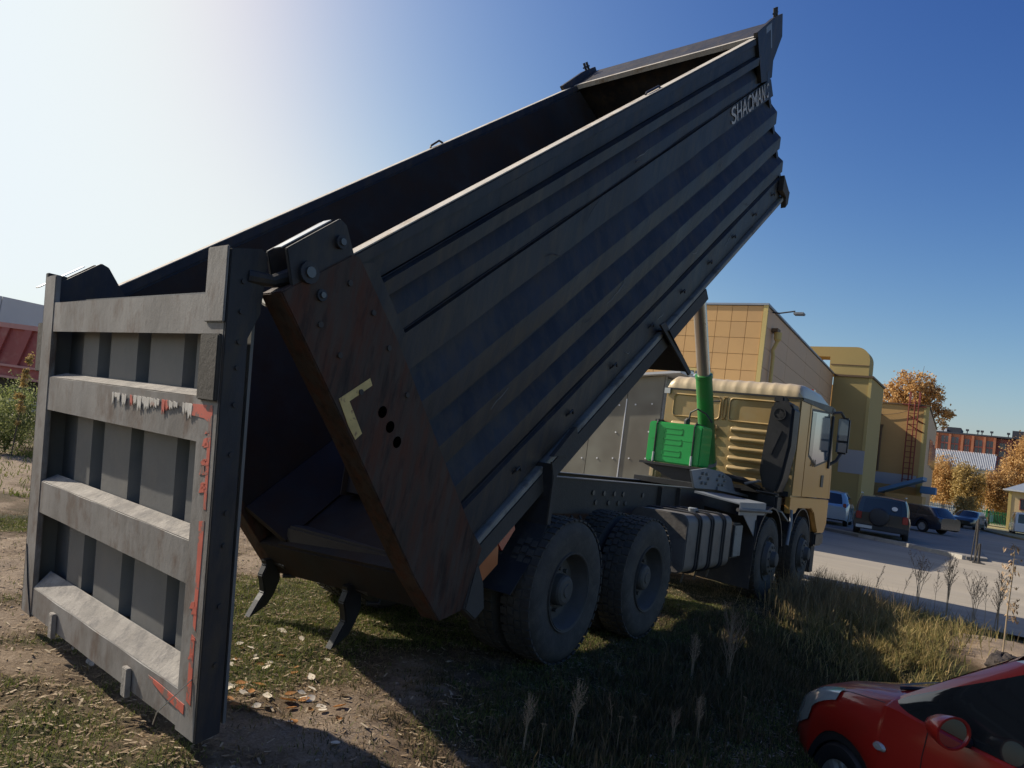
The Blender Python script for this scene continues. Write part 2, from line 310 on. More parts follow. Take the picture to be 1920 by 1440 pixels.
av = n.new('ShaderNodeAttribute'); av.attribute_name = 'turf'; tc = n.new('ShaderNodeTexCoord')
no = n.new('ShaderNodeTexNoise'); no.inputs['Scale'].default_value = 9; no.inputs['Detail'].default_value = 8; no.inputs['Roughness'].default_value = 0.75; l.new(tc.outputs['Object'], no.inputs['Vector'])
ad = n.new('ShaderNodeMath'); ad.operation = 'MULTIPLY_ADD'; ad.inputs[1].default_value = 0.8; l.new(no.outputs[0], ad.inputs[0])
sb = n.new('ShaderNodeMath'); sb.operation = 'SUBTRACT'; sb.inputs[1].default_value = 0.4; l.new(av.outputs['Fac'], sb.inputs[0]); l.new(sb.outputs[0], ad.inputs[2])
cr = n.new('ShaderNodeValToRGB'); l.new(ad.outputs[0], cr.inputs[0]); e = cr.color_ramp.elements
e[0].position = 0.22; e[0].color = (0.34, 0.26, 0.185, 1); e[1].position = 0.85; e[1].color = (0.060, 0.060, 0.024, 1)
for ps, c_ in ((0.36, (0.27, 0.20, 0.135, 1)), (0.48, (0.165, 0.115, 0.072, 1)), (0.64, (0.105, 0.080, 0.042, 1))): x = e.new(ps); x.color = c_
n2 = n.new('ShaderNodeTexNoise'); n2.inputs['Scale'].default_value = 60; n2.inputs['Detail'].default_value = 6; n2.inputs['Roughness'].default_value = 0.8; l.new(tc.outputs['Object'], n2.inputs['Vector'])
mm = n.new('ShaderNodeMix'); mm.data_type = 'RGBA'; mm.blend_type = 'MULTIPLY'; mm.inputs[0].default_value = 0.75
cr2 = n.new('ShaderNodeValToRGB'); cr2.color_ramp.elements[0].position = 0.38; cr2.color_ramp.elements[0].color = (0.45, 0.42, 0.38, 1); cr2.color_ramp.elements[1].position = 0.6
l.new(n2.outputs[0], cr2.inputs[0]); l.new(cr.outputs[0], mm.inputs[6]); l.new(cr2.outputs[0], mm.inputs[7]); l.new(mm.outputs[2], p.inputs['Base Color'])
bp = n.new('ShaderNodeBump'); bp.inputs['Strength'].default_value = 0.7; bp.inputs['Distance'].default_value = 0.02; l.new(n2.outputs[0], bp.inputs['Height']); l.new(bp.outputs[0], p.inputs['Normal'])
me.materials.append(gm); g = bpy.data.objects.new('ground', me); C.objects.link(g); struct(g)

rb = MB()   # asphalt sheet with an uneven near edge
ys = list(np.linspace(-30, 40, 260)); ne = len(ys)
edge = 7.55 + 0.35 * (fbm(np.array(ys), np.array(ys) * 0 + 3, 0.8, 4, 5) - 0.5) * 2
for i, y in enumerate(ys): rb.v += [(edge[i], y, 0.004), (12.0, y, 0.004), (130.0, y, 0.004)]
rb.f = [(3 * i, 3 * i + 1, 3 * i + 4, 3 * i + 3) for i in range(ne - 1)] + [(3 * i + 1, 3 * i + 2, 3 * i + 5, 3 * i + 4) for i in range(ne - 1)]
rb.v = [(x, y, z) for x, y, z in rb.v]
struct(rb.build('road', 'asphalt'))
# car park behind a kerb, raised 0.12
park = [(27.4, 3.4), (25.2, -0.86), (23.6, -2.75), (24.5, -3.3), (40, -2.2), (66, -1.2), (66, 12), (27.4, 12)]
struct(MB().prism(park, 0.006, 0.10, lambda a, b, t: (a, b, t)).build('parking_pavement', 'paving'))
kb = MB(); kp = [(27.55, 3.6), (27.3, 2.4), (25.05, -0.9), (23.35, -2.75)]
for i in range(len(kp) - 1):
    a = Vector((*kp[i], 0)); b = Vector((*kp[i + 1], 0)); d = (b - a); nseg = max(1, int(d.length / 1.0))
    for k in range(nseg):
        p0 = a + d * (k / nseg); p1 = a + d * ((k + 0.985) / nseg); nn = Vector((-d.y, d.x, 0)).normalized() * 0.14
        c_ = MB().hexa([p0 - nn, p1 - nn, p1, p0, p0 - nn + Vector((0, 0, .14)), p1 - nn + Vector((0, 0, .14)), p1 + Vector((0, 0, .14)), p0 + Vector((0, 0, .14))])
        if i == 0 and k == 0: kroot = struct(empty('kerb'))
        c_.build('kerb_stone', 'kerb', kroot)
fk = empty('far_kerb'); struct(fk)
pts = [(72, -0.6), (66, -2.2), (60, -3.7), (54, -6)]
for i in range(3):
    a = Vector((*pts[i], 0)); b = Vector((*pts[i + 1], 0)); nn = Vector((0.3, 0.1, 0)); up = Vector((0, 0, .15))
    MB().hexa([a, b, b + nn, a + nn, a + up, b + up, b + nn + up, a + nn + up]).build('kerb_stone', 'concrete', fk)
struct(MB().prism([(72, -0.5), (66, -2.0), (60, -3.5), (54, -6), (54, -30), (130, -30), (130, 8), (72, 8)], 0.008, 0.12, lambda a, b, t: (a, b, t)).build('verge', mat('verge_turf', (0.22, 0.21, 0.09), 0.95, 0, 0.3, 0.5, col2=(0.30, 0.25, 0.13), mix=0.5)))

# ================================================================== THE DUMP TRUCK
hole_m = mat('hole_black', (0.001, 0.001, 0.001), 1.0, 0, 0, 1, spec=0)
truck = empty('dump_truck', (0, 0, 0), 0, 'large dump truck with gold cab and its dark grey body tipped up high', 'dump truck')
BO = Vector((-1.368, -0.02, 0.696))
BM = Matrix(((0.796, 0.046, -0.604), (-0.003, 0.997, 0.072), (0.605, -0.056, 0.794)))
HB, WB, WT = 2.171, 0.991, 1.306
def hw(z): return WB + (WT - WB) * z / HB
def BP(x, y, z): return BO + BM @ Vector((x, y, z))
def BS(x, z, d, s=-1): return BP(x, s * (hw(z) + d), z)      # point on a side wall, d outwards
def bprism(mb, poly, d0, d1, s=-1): return mb.prism(poly, d0, d1, lambda a, b, t: BS(a, b, t, s))
def xend(z): return 8.2 - 0.375 * max(z, 0) if z < 1.63 else 7.1
RIBS = [(0.30, 0.60), (0.68, 0.98), (1.06, 1.36)]
for s in (1, -1):
    mb = MB(); bprism(mb, [(0.02, -0.02), (xend(0), -0.02), (xend(1.62), 1.62), (7.1, 1.63), (7.1, 2.10), (0.0, 2.10)], -0.05, -0.07 + 0.0, s)
    wall = mb.build('side_wall', 'steel', truck)
    if s < 0: wall['label'] = 'dark ribbed right side wall of the tipped body'
    # flush outer panels: lower skirt, lettered band, top band (proud of the recessed plate), and trapezoid ribs between
    def band(prof, nm='panel', m_='steel', x0=0.02):
        mb = MB(); N = 30; K = len(prof)
        for i in range(N + 1):
            t = i / N
            for k, (z, dd) in enumerate(prof):
                xx1 = xend(z) if z < 1.63 else 7.08; xx = x0 + (xx1 - x0) * t
                dent = 0.007 * math.sin(xx * 3.1 + prof[0][0] * 9) * math.sin(xx * 1.7 + z * 4) if 0 < k < K - 1 else 0
                mb.v.append(BS(xx, z, dd + dent, s))
        for i in range(N):
            for k in range(K - 1): a = i * K + k; mb.f.append((a, a + K, a + K + 1, a + 1))
        e_ = N * K; mb.f += [tuple(range(K)), tuple(e_ + k for k in range(K - 1, -1, -1))]
        return mb.build(nm, m_, wall, smooth=22)
    band([(-0.01, -.05), (0.0, 0.008), (0.25, 0.012), (0.29, -.045)])
    for z0, z1 in ((0.29, 0.63), (0.635, 0.985), (0.99, 1.375)): band([(z0, -.05), (z0 + .03, 0.018), (z0 + .17, 0.046), (z0 + .19, .046), (z1 - .02, -.045), (z1, -.05)], 'rib')
    band([(1.38, -.05), (1.395, 0.012), (1.612, 0.014), (1.626, -.05)])
    band([(1.629, -.05), (1.638, 0.0), (1.735, 0.004), (1.845, -.04), (1.86, -.05)])
    band([(1.862, -.05), (1.872, 0.036), (1.955, 0.048), (1.972, 0.0), (1.975, -.05)], 'rib')
    band([(1.978, -.05), (1.985, 0.002), (2.095, 0.002), (2.099, -.05)])
    mb = MB(); bprism(mb, [(0.0, 2.10), (7.2, 2.10), (7.2, 2.171), (0.0, 2.171)], -0.075, 0.03, s)
    mb.build('top_rail', 'steel', wall, bevel=0.008)
    mb = MB(); bprism(mb, [(-0.12, 2.1715), (7.0, 2.1715), (7.0, 2.178), (-0.12, 2.178)], -0.072, 0.028, s)  # thin pale strip standing in for sunlight along the rail top
    mb.build('rail_sun_strip', 'railsunlit', wall)
    mb = MB(); bprism(mb, [(0.0, -0.022), (8.1, -0.022), (8.1, -0.075), (0.0, -0.075)], -0.10, 0.055, s)
    mb.build('bottom_ledge', 'ledge', truck, bevel=0.006)
    # rope hooks along the skirt
    for k in range(9):
        x = 0.95 + k * 0.83
        p = [BS(x, .13, .0, s), BS(x + .03, .15, .035, s), BS(x + .075, .15, .035, s), BS(x + .085, .11, .03, s)]
        MB().tube(p, 0.009, 6).build('rope_hook', 'black', wall)
    # rear corner pillar
    PIL = [(-0.515, 2.19), (-0.03, 2.185), (0.02, 2.16), (0.13, 1.62), (0.33, 0.14), (0.39, -0.10), (0.07, -0.38), (-0.17, -0.26), (-0.26, 0.20), (-0.40, 1.36)]
    if s > 0: PIL = [(-0.06, 2.19), (0.02, 2.16), (0.13, 1.62), (0.33, 0.14), (0.39, -0.10), (0.07, -0.38), (-0.06, -0.26)]
    mb = MB(); bprism(mb, PIL, -0.09, 0.075, s)
    pil = mb.build('rear_pillar', 'pillar', truck, bevel=0.006)
    mb = MB(); bprism(mb, [(0.03, 2.12), (0.13, 2.08), (0.215, 1.62), (0.125, 1.60)], 0.0, 0.055, s); mb.build('pillar_flange', 'steel', pil)
    if s < 0:
        # punched holes, bolts, angle of yellow tape
        for hx, hz in ((-0.131, 1.311), (-0.108, 1.199), (-0.09, 1.085)):
            pr = [(0.0, 0.0765), (0.033, 0.0765), (0.036, 0.078)]
            mbh = MB(); c0 = BS(hx, hz, 0.077); ax = BM @ Vector((1, 0, 0)); az = (BS(hx, hz + .1, .077) - c0).normalized()
            mbh.v = [tuple(c0 + ax * (0.034 * math.cos(a * math.pi / 10)) + az * (0.034 * math.sin(a * math.pi / 10))) for a in range(20)]; mbh.f = [tuple(range(20))]
            mbh.build('hole', hole_m, pil, fix=False)
        for bx, bz in ((-0.36, 1.95), (-0.30, 1.75), (-0.1, 2.06), (0.0, 1.85), (0.04, 1.62), (-0.24, 1.5), (0.08, 1.3)):
            c0 = BS(bx, bz, 0.077); c1 = BS(bx, bz, 0.086); MB().tube([c0, c1], 0.016, 8).build('bolt', 'chassis', pil)
        mb = MB(); bprism(mb, [(-0.385, 1.375), (-0.39, 1.545), (-0.15, 1.535), (-0.15, 1.49), (-0.33, 1.495), (-0.315, 1.285), (-0.37, 1.28)], 0.0765, 0.079); mb.build('reflective_tape', 'tapeyellow', pil)
    # hinge arm on top of the pillar, two plates with pivot bosses
    for dd in ((-0.10, 0.045) if s < 0 else (-0.22, -0.12)):
        mb = MB(); bprism(mb, [(-0.40, 2.36), (-0.03, 2.375), (0.0, 2.33), (-0.01, 2.10), (-0.20, 1.98), (-0.36, 2.05), (-0.44, 2.18)], dd, dd + 0.022, s)
        ha = mb.build('hinge_plate', 'steel', truck, bevel=0.004)
        if dd > 0 or dd == -.12:
            for bx, bz, r_ in ((-0.08, 2.27, 0.035), (-0.33, 2.21, 0.055), (-0.30, 2.08, 0.03)):
                c0 = BS(bx, bz, dd + .02, s); c1 = BS(bx, bz, dd + .045, s); MB().tube([c0, c1], r_, 14).build('pivot_boss', 'steel', ha)
                MB().tube([c1, BS(bx, bz, dd + .055, s)], r_ * .5, 10).build('pin', 'bolt', ha)
    mb = MB(); bprism(mb, [(-0.40, 2.365), (-0.06, 2.378), (-0.06, 2.384), (-0.40, 2.371)], -0.03, 0.03, s); mb.build('spring_leaf', 'silver', truck)
    MB().tube([BS(-.33, 2.21, -.12, s), BS(-.33, 2.21, .07, s)], 0.03, 12).build('pivot_pin', 'bolt', truck)
# right wall lettering
def letters(txt, size, T, m_, parent, name='lettering', fit=False, depth=0.002):
    cu = bpy.data.curves.new('txt', 'FONT'); cu.body = txt; cu.size = size; cu.extrude = depth; cu.space_character = 1.05; cu.offset = 0.004
    to = bpy.data.objects.new('txt', cu); C.objects.link(to)
    dg = bpy.context.evaluated_depsgraph_get(); me = bpy.data.meshes.new_from_object(to.evaluated_get(dg)); bpy.data.objects.remove(to)
    if fit:
        x0_, x1_ = min(v.co.x for v in me.vertices), max(v.co.x for v in me.vertices)
        for v in me.vertices: v.co.x = (v.co.x - x0_) / (x1_ - x0_)
    for v in me.vertices: v.co = T(v.co.x, v.co.y, v.co.z)
    me.materials.clear(); me.materials.append(M[m_]); o = bpy.data.objects.new(name, me); C.objects.link(o); o.parent = parent; return o
rw = [o for o in truck.children if o.name == 'side_wall'][0]
for ch, x0, wd in (('S', 6.02, .165), ('H', 6.215, .165), ('A', 6.40, .19), ('C', 6.605, .14), ('M', 6.775, .20), ('A', 6.99, .16), ('N', 7.165, .13)):
    letters(ch, 1.0, lambda a, b, c, x0=x0, wd=wd: BS(x0 + a * wd, 1.42 + b * .265, 0.0225 + c), 'white', rw, 'letter', True)
mb = MB()
for a0, a1, ccx, ccz in ((20, 190, 7.42, 1.545), (200, 370, 7.41, 1.475)):
    for k in range(8):
        t0 = R(a0 + (a1 - a0) * k / 8); t1 = R(a0 + (a1 - a0) * (k + 1) / 8)
        q = [(ccx + r_ * .9 * math.cos(t) , ccz + r_ * math.sin(t)) for r_, t in ((.05, t0), (.05, t1), (.028, t1), (.028, t0))]
        bprism(mb, q, 0.0215, 0.0245)
mb.build('emblem', 'white', rw)
random.seed(12)
for k in range(16):
    x0 = random.uniform(.6, 6.6); z0 = random.choice((.12, .42, .76, 1.12, 1.5, 1.7, 2.04)) + random.uniform(-.03, .03); ln = random.uniform(.06, .35); a = random.uniform(-.5, .5); th = random.uniform(.0015, .004)
    dd = .052 if .29 < z0 < 1.3 else .022
    p = [BS(x0 + ln * t, z0 + ln * a * t + .012 * math.sin(5 * t + k), dd - (.0 if .29 < z0 < 1.3 else .0)) for t in (0, .3, .6, 1)]
    MB().tube(p, [th * .4, th, th, th * .3], 5).build('scrape', 'ledge' if k % 3 else 'black', rw)
for zz in (1.632, 0.285, 1.972):
    MB().tube([BS(.12 + t * .1, zz, .003 + .0015 * math.sin(t * 3.1)) for t in range(0, 70)], .004, 5).build('weld_bead', 'steel', rw)
# front wall, side posts of the cab guard, guard plate
mb = MB(); mb.hexa([BP(8.12, WB, 0), BP(8.20, WB, 0), BP(8.20, -WB, 0), BP(8.12, -WB, 0), BP(7.22, hw(2.12), 2.12), BP(7.30, hw(2.12), 2.12), BP(7.30, -hw(2.12), 2.12), BP(7.22, -hw(2.12), 2.12)])
mb.build('front_wall', 'steel', truck)
MB().hexa([BP(7.16, 1.28, 2.12), BP(7.36, 1.28, 2.12), BP(7.36, -1.28, 2.12), BP(7.16, -1.28, 2.12), BP(7.16, 1.28, 2.18), BP(7.36, 1.28, 2.18), BP(7.36, -1.28, 2.18), BP(7.16, -1.28, 2.18)]).build('front_rail', 'railsunlit', truck)
MB().hexa([BP(7.3, 1.3, 2.15), BP(7.95, 1.3, 2.215), BP(7.95, -1.3, 2.215), BP(7.3, -1.3, 2.15), BP(7.3, 1.3, 2.18), BP(7.95, 1.3, 2.245), BP(7.95, -1.3, 2.245), BP(7.3, -1.3, 2.18)]).build('cab_guard', 'steel', truck)
POST = [(6.93, 2.235), (7.60, 2.30), (7.98, 2.30), (7.96, 2.04), (7.56, 1.82), (7.50, 1.64), (7.28, 1.64), (7.06, 1.66), (7.0, 1.9)]
for s in (-1, 1):
    mb = MB(); bprism(mb, POST, 0.0, 0.05, s); po = mb.build('guard_post', 'steel', truck, bevel=0.004)
    if s < 0:
        mb = MB(); bprism(mb, [(7.27, 2.24), (7.50, 2.26), (7.50, 1.98), (7.45, 1.98), (7.45, 2.19), (7.27, 2.17)], 0.0505, 0.052); mb.build('white_stencil', 'greypaint', po)
        mb = MB(); bprism(mb, [(7.30, 1.62), (7.40, 1.62), (7.38, 1.74), (7.29, 1.74)], 0.0505, 0.053); mb.build('slot', 'black', po)
    for k, xx in enumerate((7.72, 7.80)):
        MB().tube([BS(xx, 2.28, .02, s), BS(xx + .01, 2.40, .02, s)], 0.018, 8).build('tarp_roller', 'black', po)
        MB().tube([BS(xx - .05, 2.34, .02, s), BS(xx + .05, 2.34, .02, s)], 0.012, 6).build('tarp_bar', 'black', po)
    mb = MB(); bprism(mb, [(7.95, 0.30), (8.17, 0.02), (8.22, -0.02), (8.12, -.16), (8.0, -.17), (8.02, -0.02), (7.86, 0.12)], 0.02, 0.09, s); mb.build('corner_bracket', 'chassis', truck, bevel=.004)
mb = MB(); mb.tube([BS(3.9, 2.18, 0, 1), BS(3.92, 2.20, 0, 1), BS(4.08, 2.215, 0, 1), BS(4.12, 2.18, 0, 1)], 0.012, 6); mb.build('tarp_hook', 'black', truck)
mb = MB(); mb.tube([BS(3.9, 2.18, -.03, -1), BS(3.92, 2.195, -.03, -1), BS(4.2, 2.195, -.03, -1), BS(4.22, 2.18, -.03, -1)], 0.011, 6); mb.build('tarp_hook', 'black', truck)
# inside faces and floor
for s in (-1, 1):
    mb = MB(); bprism(mb, [(0.0, 0.22), (7.9, 0.22), (7.15, 2.09), (0.0, 2.09)], -0.075, -0.095, s); mb.build('inner_wall', 'inside', truck)
    MB().hexa([BP(-0.02, s * .62, -.02), BP(8.1, s * .62, -.02), BP(8.05, s * .96, .28), BP(-.02, s * .96, .28), BP(-.02, s * .58, .02), BP(8.0, s * .58, .02), BP(7.95, s * .90, .30), BP(-.02, s * .90, .30)]).build('floor_bevel', 'inside', truck)
MB().box(-0.05, 8.1, -0.66, 0.66, -0.05, 0.0, BP).build('floor', 'inside', truck)
MB().hexa([BP(-.06, -.98, -.33), BP(.22, -.98, -.33), BP(.22, .98, -.33), BP(-.06, .98, -.33), BP(-.06, -.98, -.02), BP(.22, -.98, -.02), BP(.22, .98, -.02), BP(-.06, .98, -.02)]).build('rear_crossbeam', 'inside', truck, bevel=.008)
for s in (-1, 1):
    MB().box(0.22, 7.9, s * .43 - .05, s * .43 + .05, -.33, -.055, BP).build('floor_beam', 'chassis', truck)
    MB().box(0.3, 4.9, s * (WB + .0) - .05, s * (WB + .0) + .02, -.20, -.078, BP).build('side_sill', 'chassis', truck)
for k in range(16):
    MB().box(.5 + k * .48, .58 + k * .48, -.80, .80, -.20, -.052, BP).build('floor_crossmember', 'chassis', truck)
mb = MB()   # rear lower lamps and marker boards
mb.prism([(0.33, -.14), (0.62, -.16), (.50, -.34), (.24, -.33)], 0.0, 0.03, lambda a, b, t: BP(a, -(WB + .0) - t, b)); mb.build('orange_marker', 'orangelamp', truck)
mb = MB(); mb.prism([(0.56, -.14), (0.80, -.14), (.78, -.24), (.58, -.28)], 0.0, 0.03, lambda a, b, t: BP(a, -(WB + .01) - t, b)); mb.build('red_marker', 'redlamp', truck)
mb = MB(); mb.prism([(0.05, -.36), (0.33, -.14), (0.30, -.34), (.22, -.50), (.10, -.50)], -0.06, 0.03, lambda a, b, t: BP(a, -(WB + .02) - t, b)); mb.build('hinge_lug', 'chassis', truck, bevel=.01)
# mud guards hanging from the body
def sheet(name, pts, m_, th=.008, parent=truck):
    a = [Vector(p) for p in pts]; nn = (a[1] - a[0]).cross(a[2] - a[0]).normalized() * th; n_ = len(a)
    return MB().add(a + [p + nn for p in a], [tuple(range(n_ - 1, -1, -1)), tuple(range(n_, 2 * n_))] + [(i, (i + 1) % n_, n_ + (i + 1) % n_, n_ + i) for i in range(n_)]).build(name, m_, parent)
for s in (-1, 1):
    yo, yi = s * 1.15, s * .55
    for a, b in (((-.381, 1.544), (-.325, 1.26)), ((-.325, 1.26), (-.337, 1.074)), ((-.337, 1.074), (-.50, .82)), ((-.50, .82), (-.728, .581))):
        sheet('mud_guard', [(a[0], yo, a[1]), (b[0], yo, b[1]), (b[0], yi, b[1] - .0), (a[0], yi, a[1])], 'rubber')
    sheet('mud_guard', [(1.512, yo, 2.974), (1.78, yo, 2.84), (1.78, yi, 2.84), (1.512, yi, 2.974)], 'rubber')
    sheet('mud_guard', [(1.78, yo, 2.84), (2.123, yo, 2.66), (2.123, s * .25, 2.66), (1.78, s * .25, 2.84)], 'rubber')
    sheet('mud_guard_brace', [(1.45, s * 1.12, 3.05), (2.15, s * 1.17, 2.66), (2.10, s * 1.17, 2.62), (1.35, s * 1.12, 3.0)], 'chassis', .02)
    sheet('mud_guard_side', [(-.40, s * 1.155, 1.56), (-.30, s * 1.155, 1.50), (-.30, s * 1.155, 1.08), (-.345, s * 1.155, 1.08), (-.345, s * 1.155, 1.44)], 'chassis', .015)
    sheet('mud_guard_bracket', [(-.40, s * 1.12, 1.60), (-.25, s * 1.12, 1.62), (-.06, s * 1.12, 1.80), (-.10, s * 1.12, 1.86)], 'chassis', .04)
# locking hooks under the rear beam
def hook(y):
    r_ = MB(); P_ = [(-1.33, .46), (-1.19, .48), (-1.17, .40), (-1.15, .30), (-1.19, .18), (-1.24, .10), (-1.40, .01), (-1.33, .14), (-1.29, .20), (-1.31, .27), (-1.34, .34), (-1.31, .42)]
    r_.prism(P_, y - .035, y + .035, lambda a, b, t: (a, t, b)); h = r_.build('locking_hook', 'black', truck, bevel=.008)
    MB().tube([(-1.22, y - .03, .45), (-1.22, y - .16, .44)], .03, 10).build('hook_pin', 'bolt', h)
    MB().tube([(-1.20, y - .14, .50), (-1.12, y - .18, .44), (-1.16, y - .20, .36), (-1.24, y - .16, .36)], .018, 8).build('hook_shackle', 'black', h)
hook(.84); hook(-.10)

# ---------------- tailgate hanging from its top hinges
GO = Vector((-2.852, 1.315, 0.102)); GM = Matrix(((0.988, 0.117, -0.100), (-0.117, 0.993, 0.012), (0.100, -0.001, 0.995)))
def GP(x, y, z): return GO + GM @ Vector((x, y, z))
gate = empty('tailgate'); gate.parent = truck
def gbox(name, m_, x0, x1, y0, y1, z0, z1, bevel=0.006, parent=gate):
    return MB().box(x0, x1, min(y0, y1), max(y0, y1), z0, z1, GP).build(name, m_, parent, bevel=bevel)
gate2 = gate
gbox('post', 'gate', 0.0, 0.035, -.19, 0, 0, 2.24); gbox('post', 'gate', 0.0, 0.10, -2.45, -2.26, 0, 2.24)
for y0, y1 in ((-2.45, -2.425), (-.025, 0)):   # wide bolted flange plates carrying the hinge
    s_ = -1 if y0 < -1 else 1
    mb = MB(); mb.prism([(.002, .0), (.12, .02), (.115, 1.86), (.17, 1.98), (.19, 2.25), (.16, 2.285), (.002, 2.262)] if s_ < 0 else [(.002, .0), (.03, .02), (.03, 1.86), (.10, 1.98), (.12, 2.25), (.002, 2.262)], y0 - .012, y1 + .012, lambda a, b, t: GP(a, t, b)); fl = mb.build('hinge_flange', 'steel', gate, bevel=.004)
    yy = y0 - .012 if s_ < 0 else y1 + .012
    for z_ in (.35, .62, .9, 1.05, 1.32, 1.55, 1.72, 1.84, 1.98, 2.12):
        MB().tube([GP(.07, yy, z_), GP(.07, yy + s_ * .010, z_)], .012, 8).build('bolt', 'steel', gate)
    # hinge strap between the gate and the hinge plates of the pillar
    a = GP(.10, (y0 + y1) / 2, 2.15); b = BS(-.33, 2.21, 0.0, s_)
    MB().tube([a, (a + b) / 2 + Vector((0, 0, -.03)), b], [.04, .03, .045], 10).build('hinge_strap', 'steel', gate)
MB().box(-.012, .0, -2.455, -2.27, 1.925, 2.275, GP).build('light_guard', 'gate', gate, bevel=.004)
gbox('lamp_bracket', 'chassis', -.02, .08, -2.44, -2.27, 1.56, 1.87)
gbox('lamp_bracket', 'chassis', .02, .16, .005, .16, 1.60, 1.93); gbox('side_flange', 'steel', .02, .12, .002, .06, 1.32, 2.24)
rails = [(1.87, 2.06, 1.90, 2.05), (1.36, 1.57, 1.37, 1.60), (.69, .89, .69, .93), (.02, .19, .02, .29)]
for z0, z1, zi0, zi1 in rails:
    N = 24; mb = MB()
    for i in range(N + 1):
        y = -.19 - 2.07 * i / N; j = .0012 * math.sin(i * .9 + z0 * 5)
        for (x, z) in ((0.004 + j, z0), (0.004 + j, z1 + j), (.10, zi1), (.10, zi0)): mb.v.append(GP(x, y, z))
    for i in range(N):
        for k in range(4): a = i * 4 + k; b = i * 4 + (k + 1) % 4; mb.f.append((a, b, b + 4, a + 4))
    mb.build('cross_rail', 'gate', gate, smooth=30)
    if z1 < 1.7:
        mb = MB()
        for i in range(N + 1):
            y = -.195 - 2.06 * i / N
            for t in (0.03, .97): mb.v.append(GP(.004 + (.096) * t - .0015, y, z1 + (zi1 - z1) * t + .0035))
        mb.f = [(2 * i, 2 * i + 1, 2 * i + 3, 2 * i + 2) for i in range(N)]; mb.build('dust_layer', 'gatedust', gate, fix=False)
MB().box(.165, .18, -2.40, -.05, .03, 2.10, GP).build('back_sheet', 'gatepanel', gate)
MB().box(.037, .164, -.06, -.04, .03, 2.05, GP).build('end_plate', 'gatepanel', gate)
for (a, b) in ((-.46, -.71), (-.90, -1.28), (-1.45, -1.85), (-1.99, -2.26)):
    for z0, z1 in ((1.56, 1.905), (.90, 1.375), (.26, .70)):
        mb = MB(); mb.prism([(.105, a), (.105, b), (.165, b - .02 if b > -2.2 else b), (.165, a + .02)], z0, z1, lambda p_, q_, t: GP(p_, q_, t)); mb.build('pressed_panel', 'gatepanel', gate)
# tape and rust scars, tabs, wire
def gplate(name, m_, ys, zs, x0=-.0022, x1=.0005, parent=gate):
    mb = MB(); mb.prism(list(zip(ys, zs)), x0, x1, lambda a, b, t: GP(t, a, b)); return mb.build(name, m_, parent)
gplate('reflective_tape', 'tapered', (-2.21, -2.405, -2.41, -2.385, -2.375, -2.33, -2.20), (1.535, 1.54, 1.06, 1.06, 1.46, 1.475, 1.48))
gplate('reflective_tape', 'tapered', (-2.355, -2.405, -2.395, -2.37), (1.0, 1.01, .50, .52))
gplate('reflective_tape', 'tapered', (-2.36, -2.395, -2.40, -2.355), (.48, .47, .16, .17))
gplate('reflective_tape', 'tapered', (-1.95, -2.10, -2.34, -2.34, -2.12, -1.98), (.165, .16, .145, .10, .12, .15), x0=-.003 + .0)
yk = -1.22
while yk > -2.18:
    wk = random.uniform(.018, .055); h0 = random.uniform(.02, .075); sk = random.uniform(-.01, .01)
    if random.random() < .82:
        gplate('reflective_tape', random.choice(('tapewhite', 'tapewhite', 'tapered')), (yk, yk - wk * .6, yk - wk, yk - wk * .9, yk - wk * .55 + sk, yk - wk * .3, yk - wk * .05), (1.535, 1.525 + random.uniform(0, .012), 1.53, 1.53 - h0, 1.525 - h0 * .55, 1.53 - h0 * 1.1, 1.525 - h0 * .4), x0=-.0035, x1=.0)
    yk -= wk * random.uniform(.85, 1.3)
for k in range(16):   # torn edges of the long red strips
    z_ = random.uniform(.2, 1.45); y_ = -2.36 + random.uniform(-.02, .02); h_ = random.uniform(.015, .05)
    gplate('reflective_tape', 'tapered', (y_ + .02, y_ - .03, y_ - .022, y_ + .005), (z_, z_ + .01, z_ + h_, z_ + h_ * .8), x0=-.003, x1=.0)
for y in (-.60, -1.70):
    gbox('latch_tab', 'gatedust', -.028, .0, y - .06, y, -.01, .14, .004)
MB().tube([GP(-.004, -2.40, .28), GP(-.06, -2.2, .08), GP(-.03, -2.1, -.02)], .003, 5).build('wire', 'silver', gate)
MB().tube([GP(-.002, -.02, .45), GP(-.004, -.10, .20), GP(-.002, -.19, 0.0)], .004, 5).build('wire', 'black', gate)
MB().tube([BP(-.30, -.70, 2.2), BP(-.36, -.95, 2.12), BP(-.42, -1.10, 2.10)], .015, 6).build('rope_end', 'ledge', truck)

# ---------------- chassis
for s in (-1, 1):
    y = s * .43
    MB().box(-1.0, 8.6, y - .004, y + .004, 1.05, 1.398).build('chassis_rail', 'chassis', truck)
    MB().box(-1.0, 6.2, y - s * .08 if s > 0 else y - .02, y + .02 if s > 0 else y + .08, 1.398, 1.408).build('rail_flange', 'frametop', truck)
    for k, x in enumerate((1.7, 1.95, 2.2, 2.42, 2.95, 1.78, 2.08, 2.32, 2.5)):
        z = 1.27 if k < 5 else 1.17
        MB().tube([(x, y + s * .004, z), (x, y + s * .02, z)], .028, 8).build('rail_bolt', 'bolt', truck)
    for x in (3.4, 4.0): MB().box(x, x + .06, y + s * .005, y + s * .06, 1.06, 1.39).build('rail_bracket', 'chassis', truck)
for x in (-.95, .7, 2.4, 4.2, 5.6): MB().box(x, x + .1, -.42, .42, 1.08, 1.36).build('chassis_crossmember', 'chassis', truck)
MB().box(-1.35, -.95, -.6, .6, .62, .78).build('rear_hinge_block', 'chassis', truck, bevel=.02)
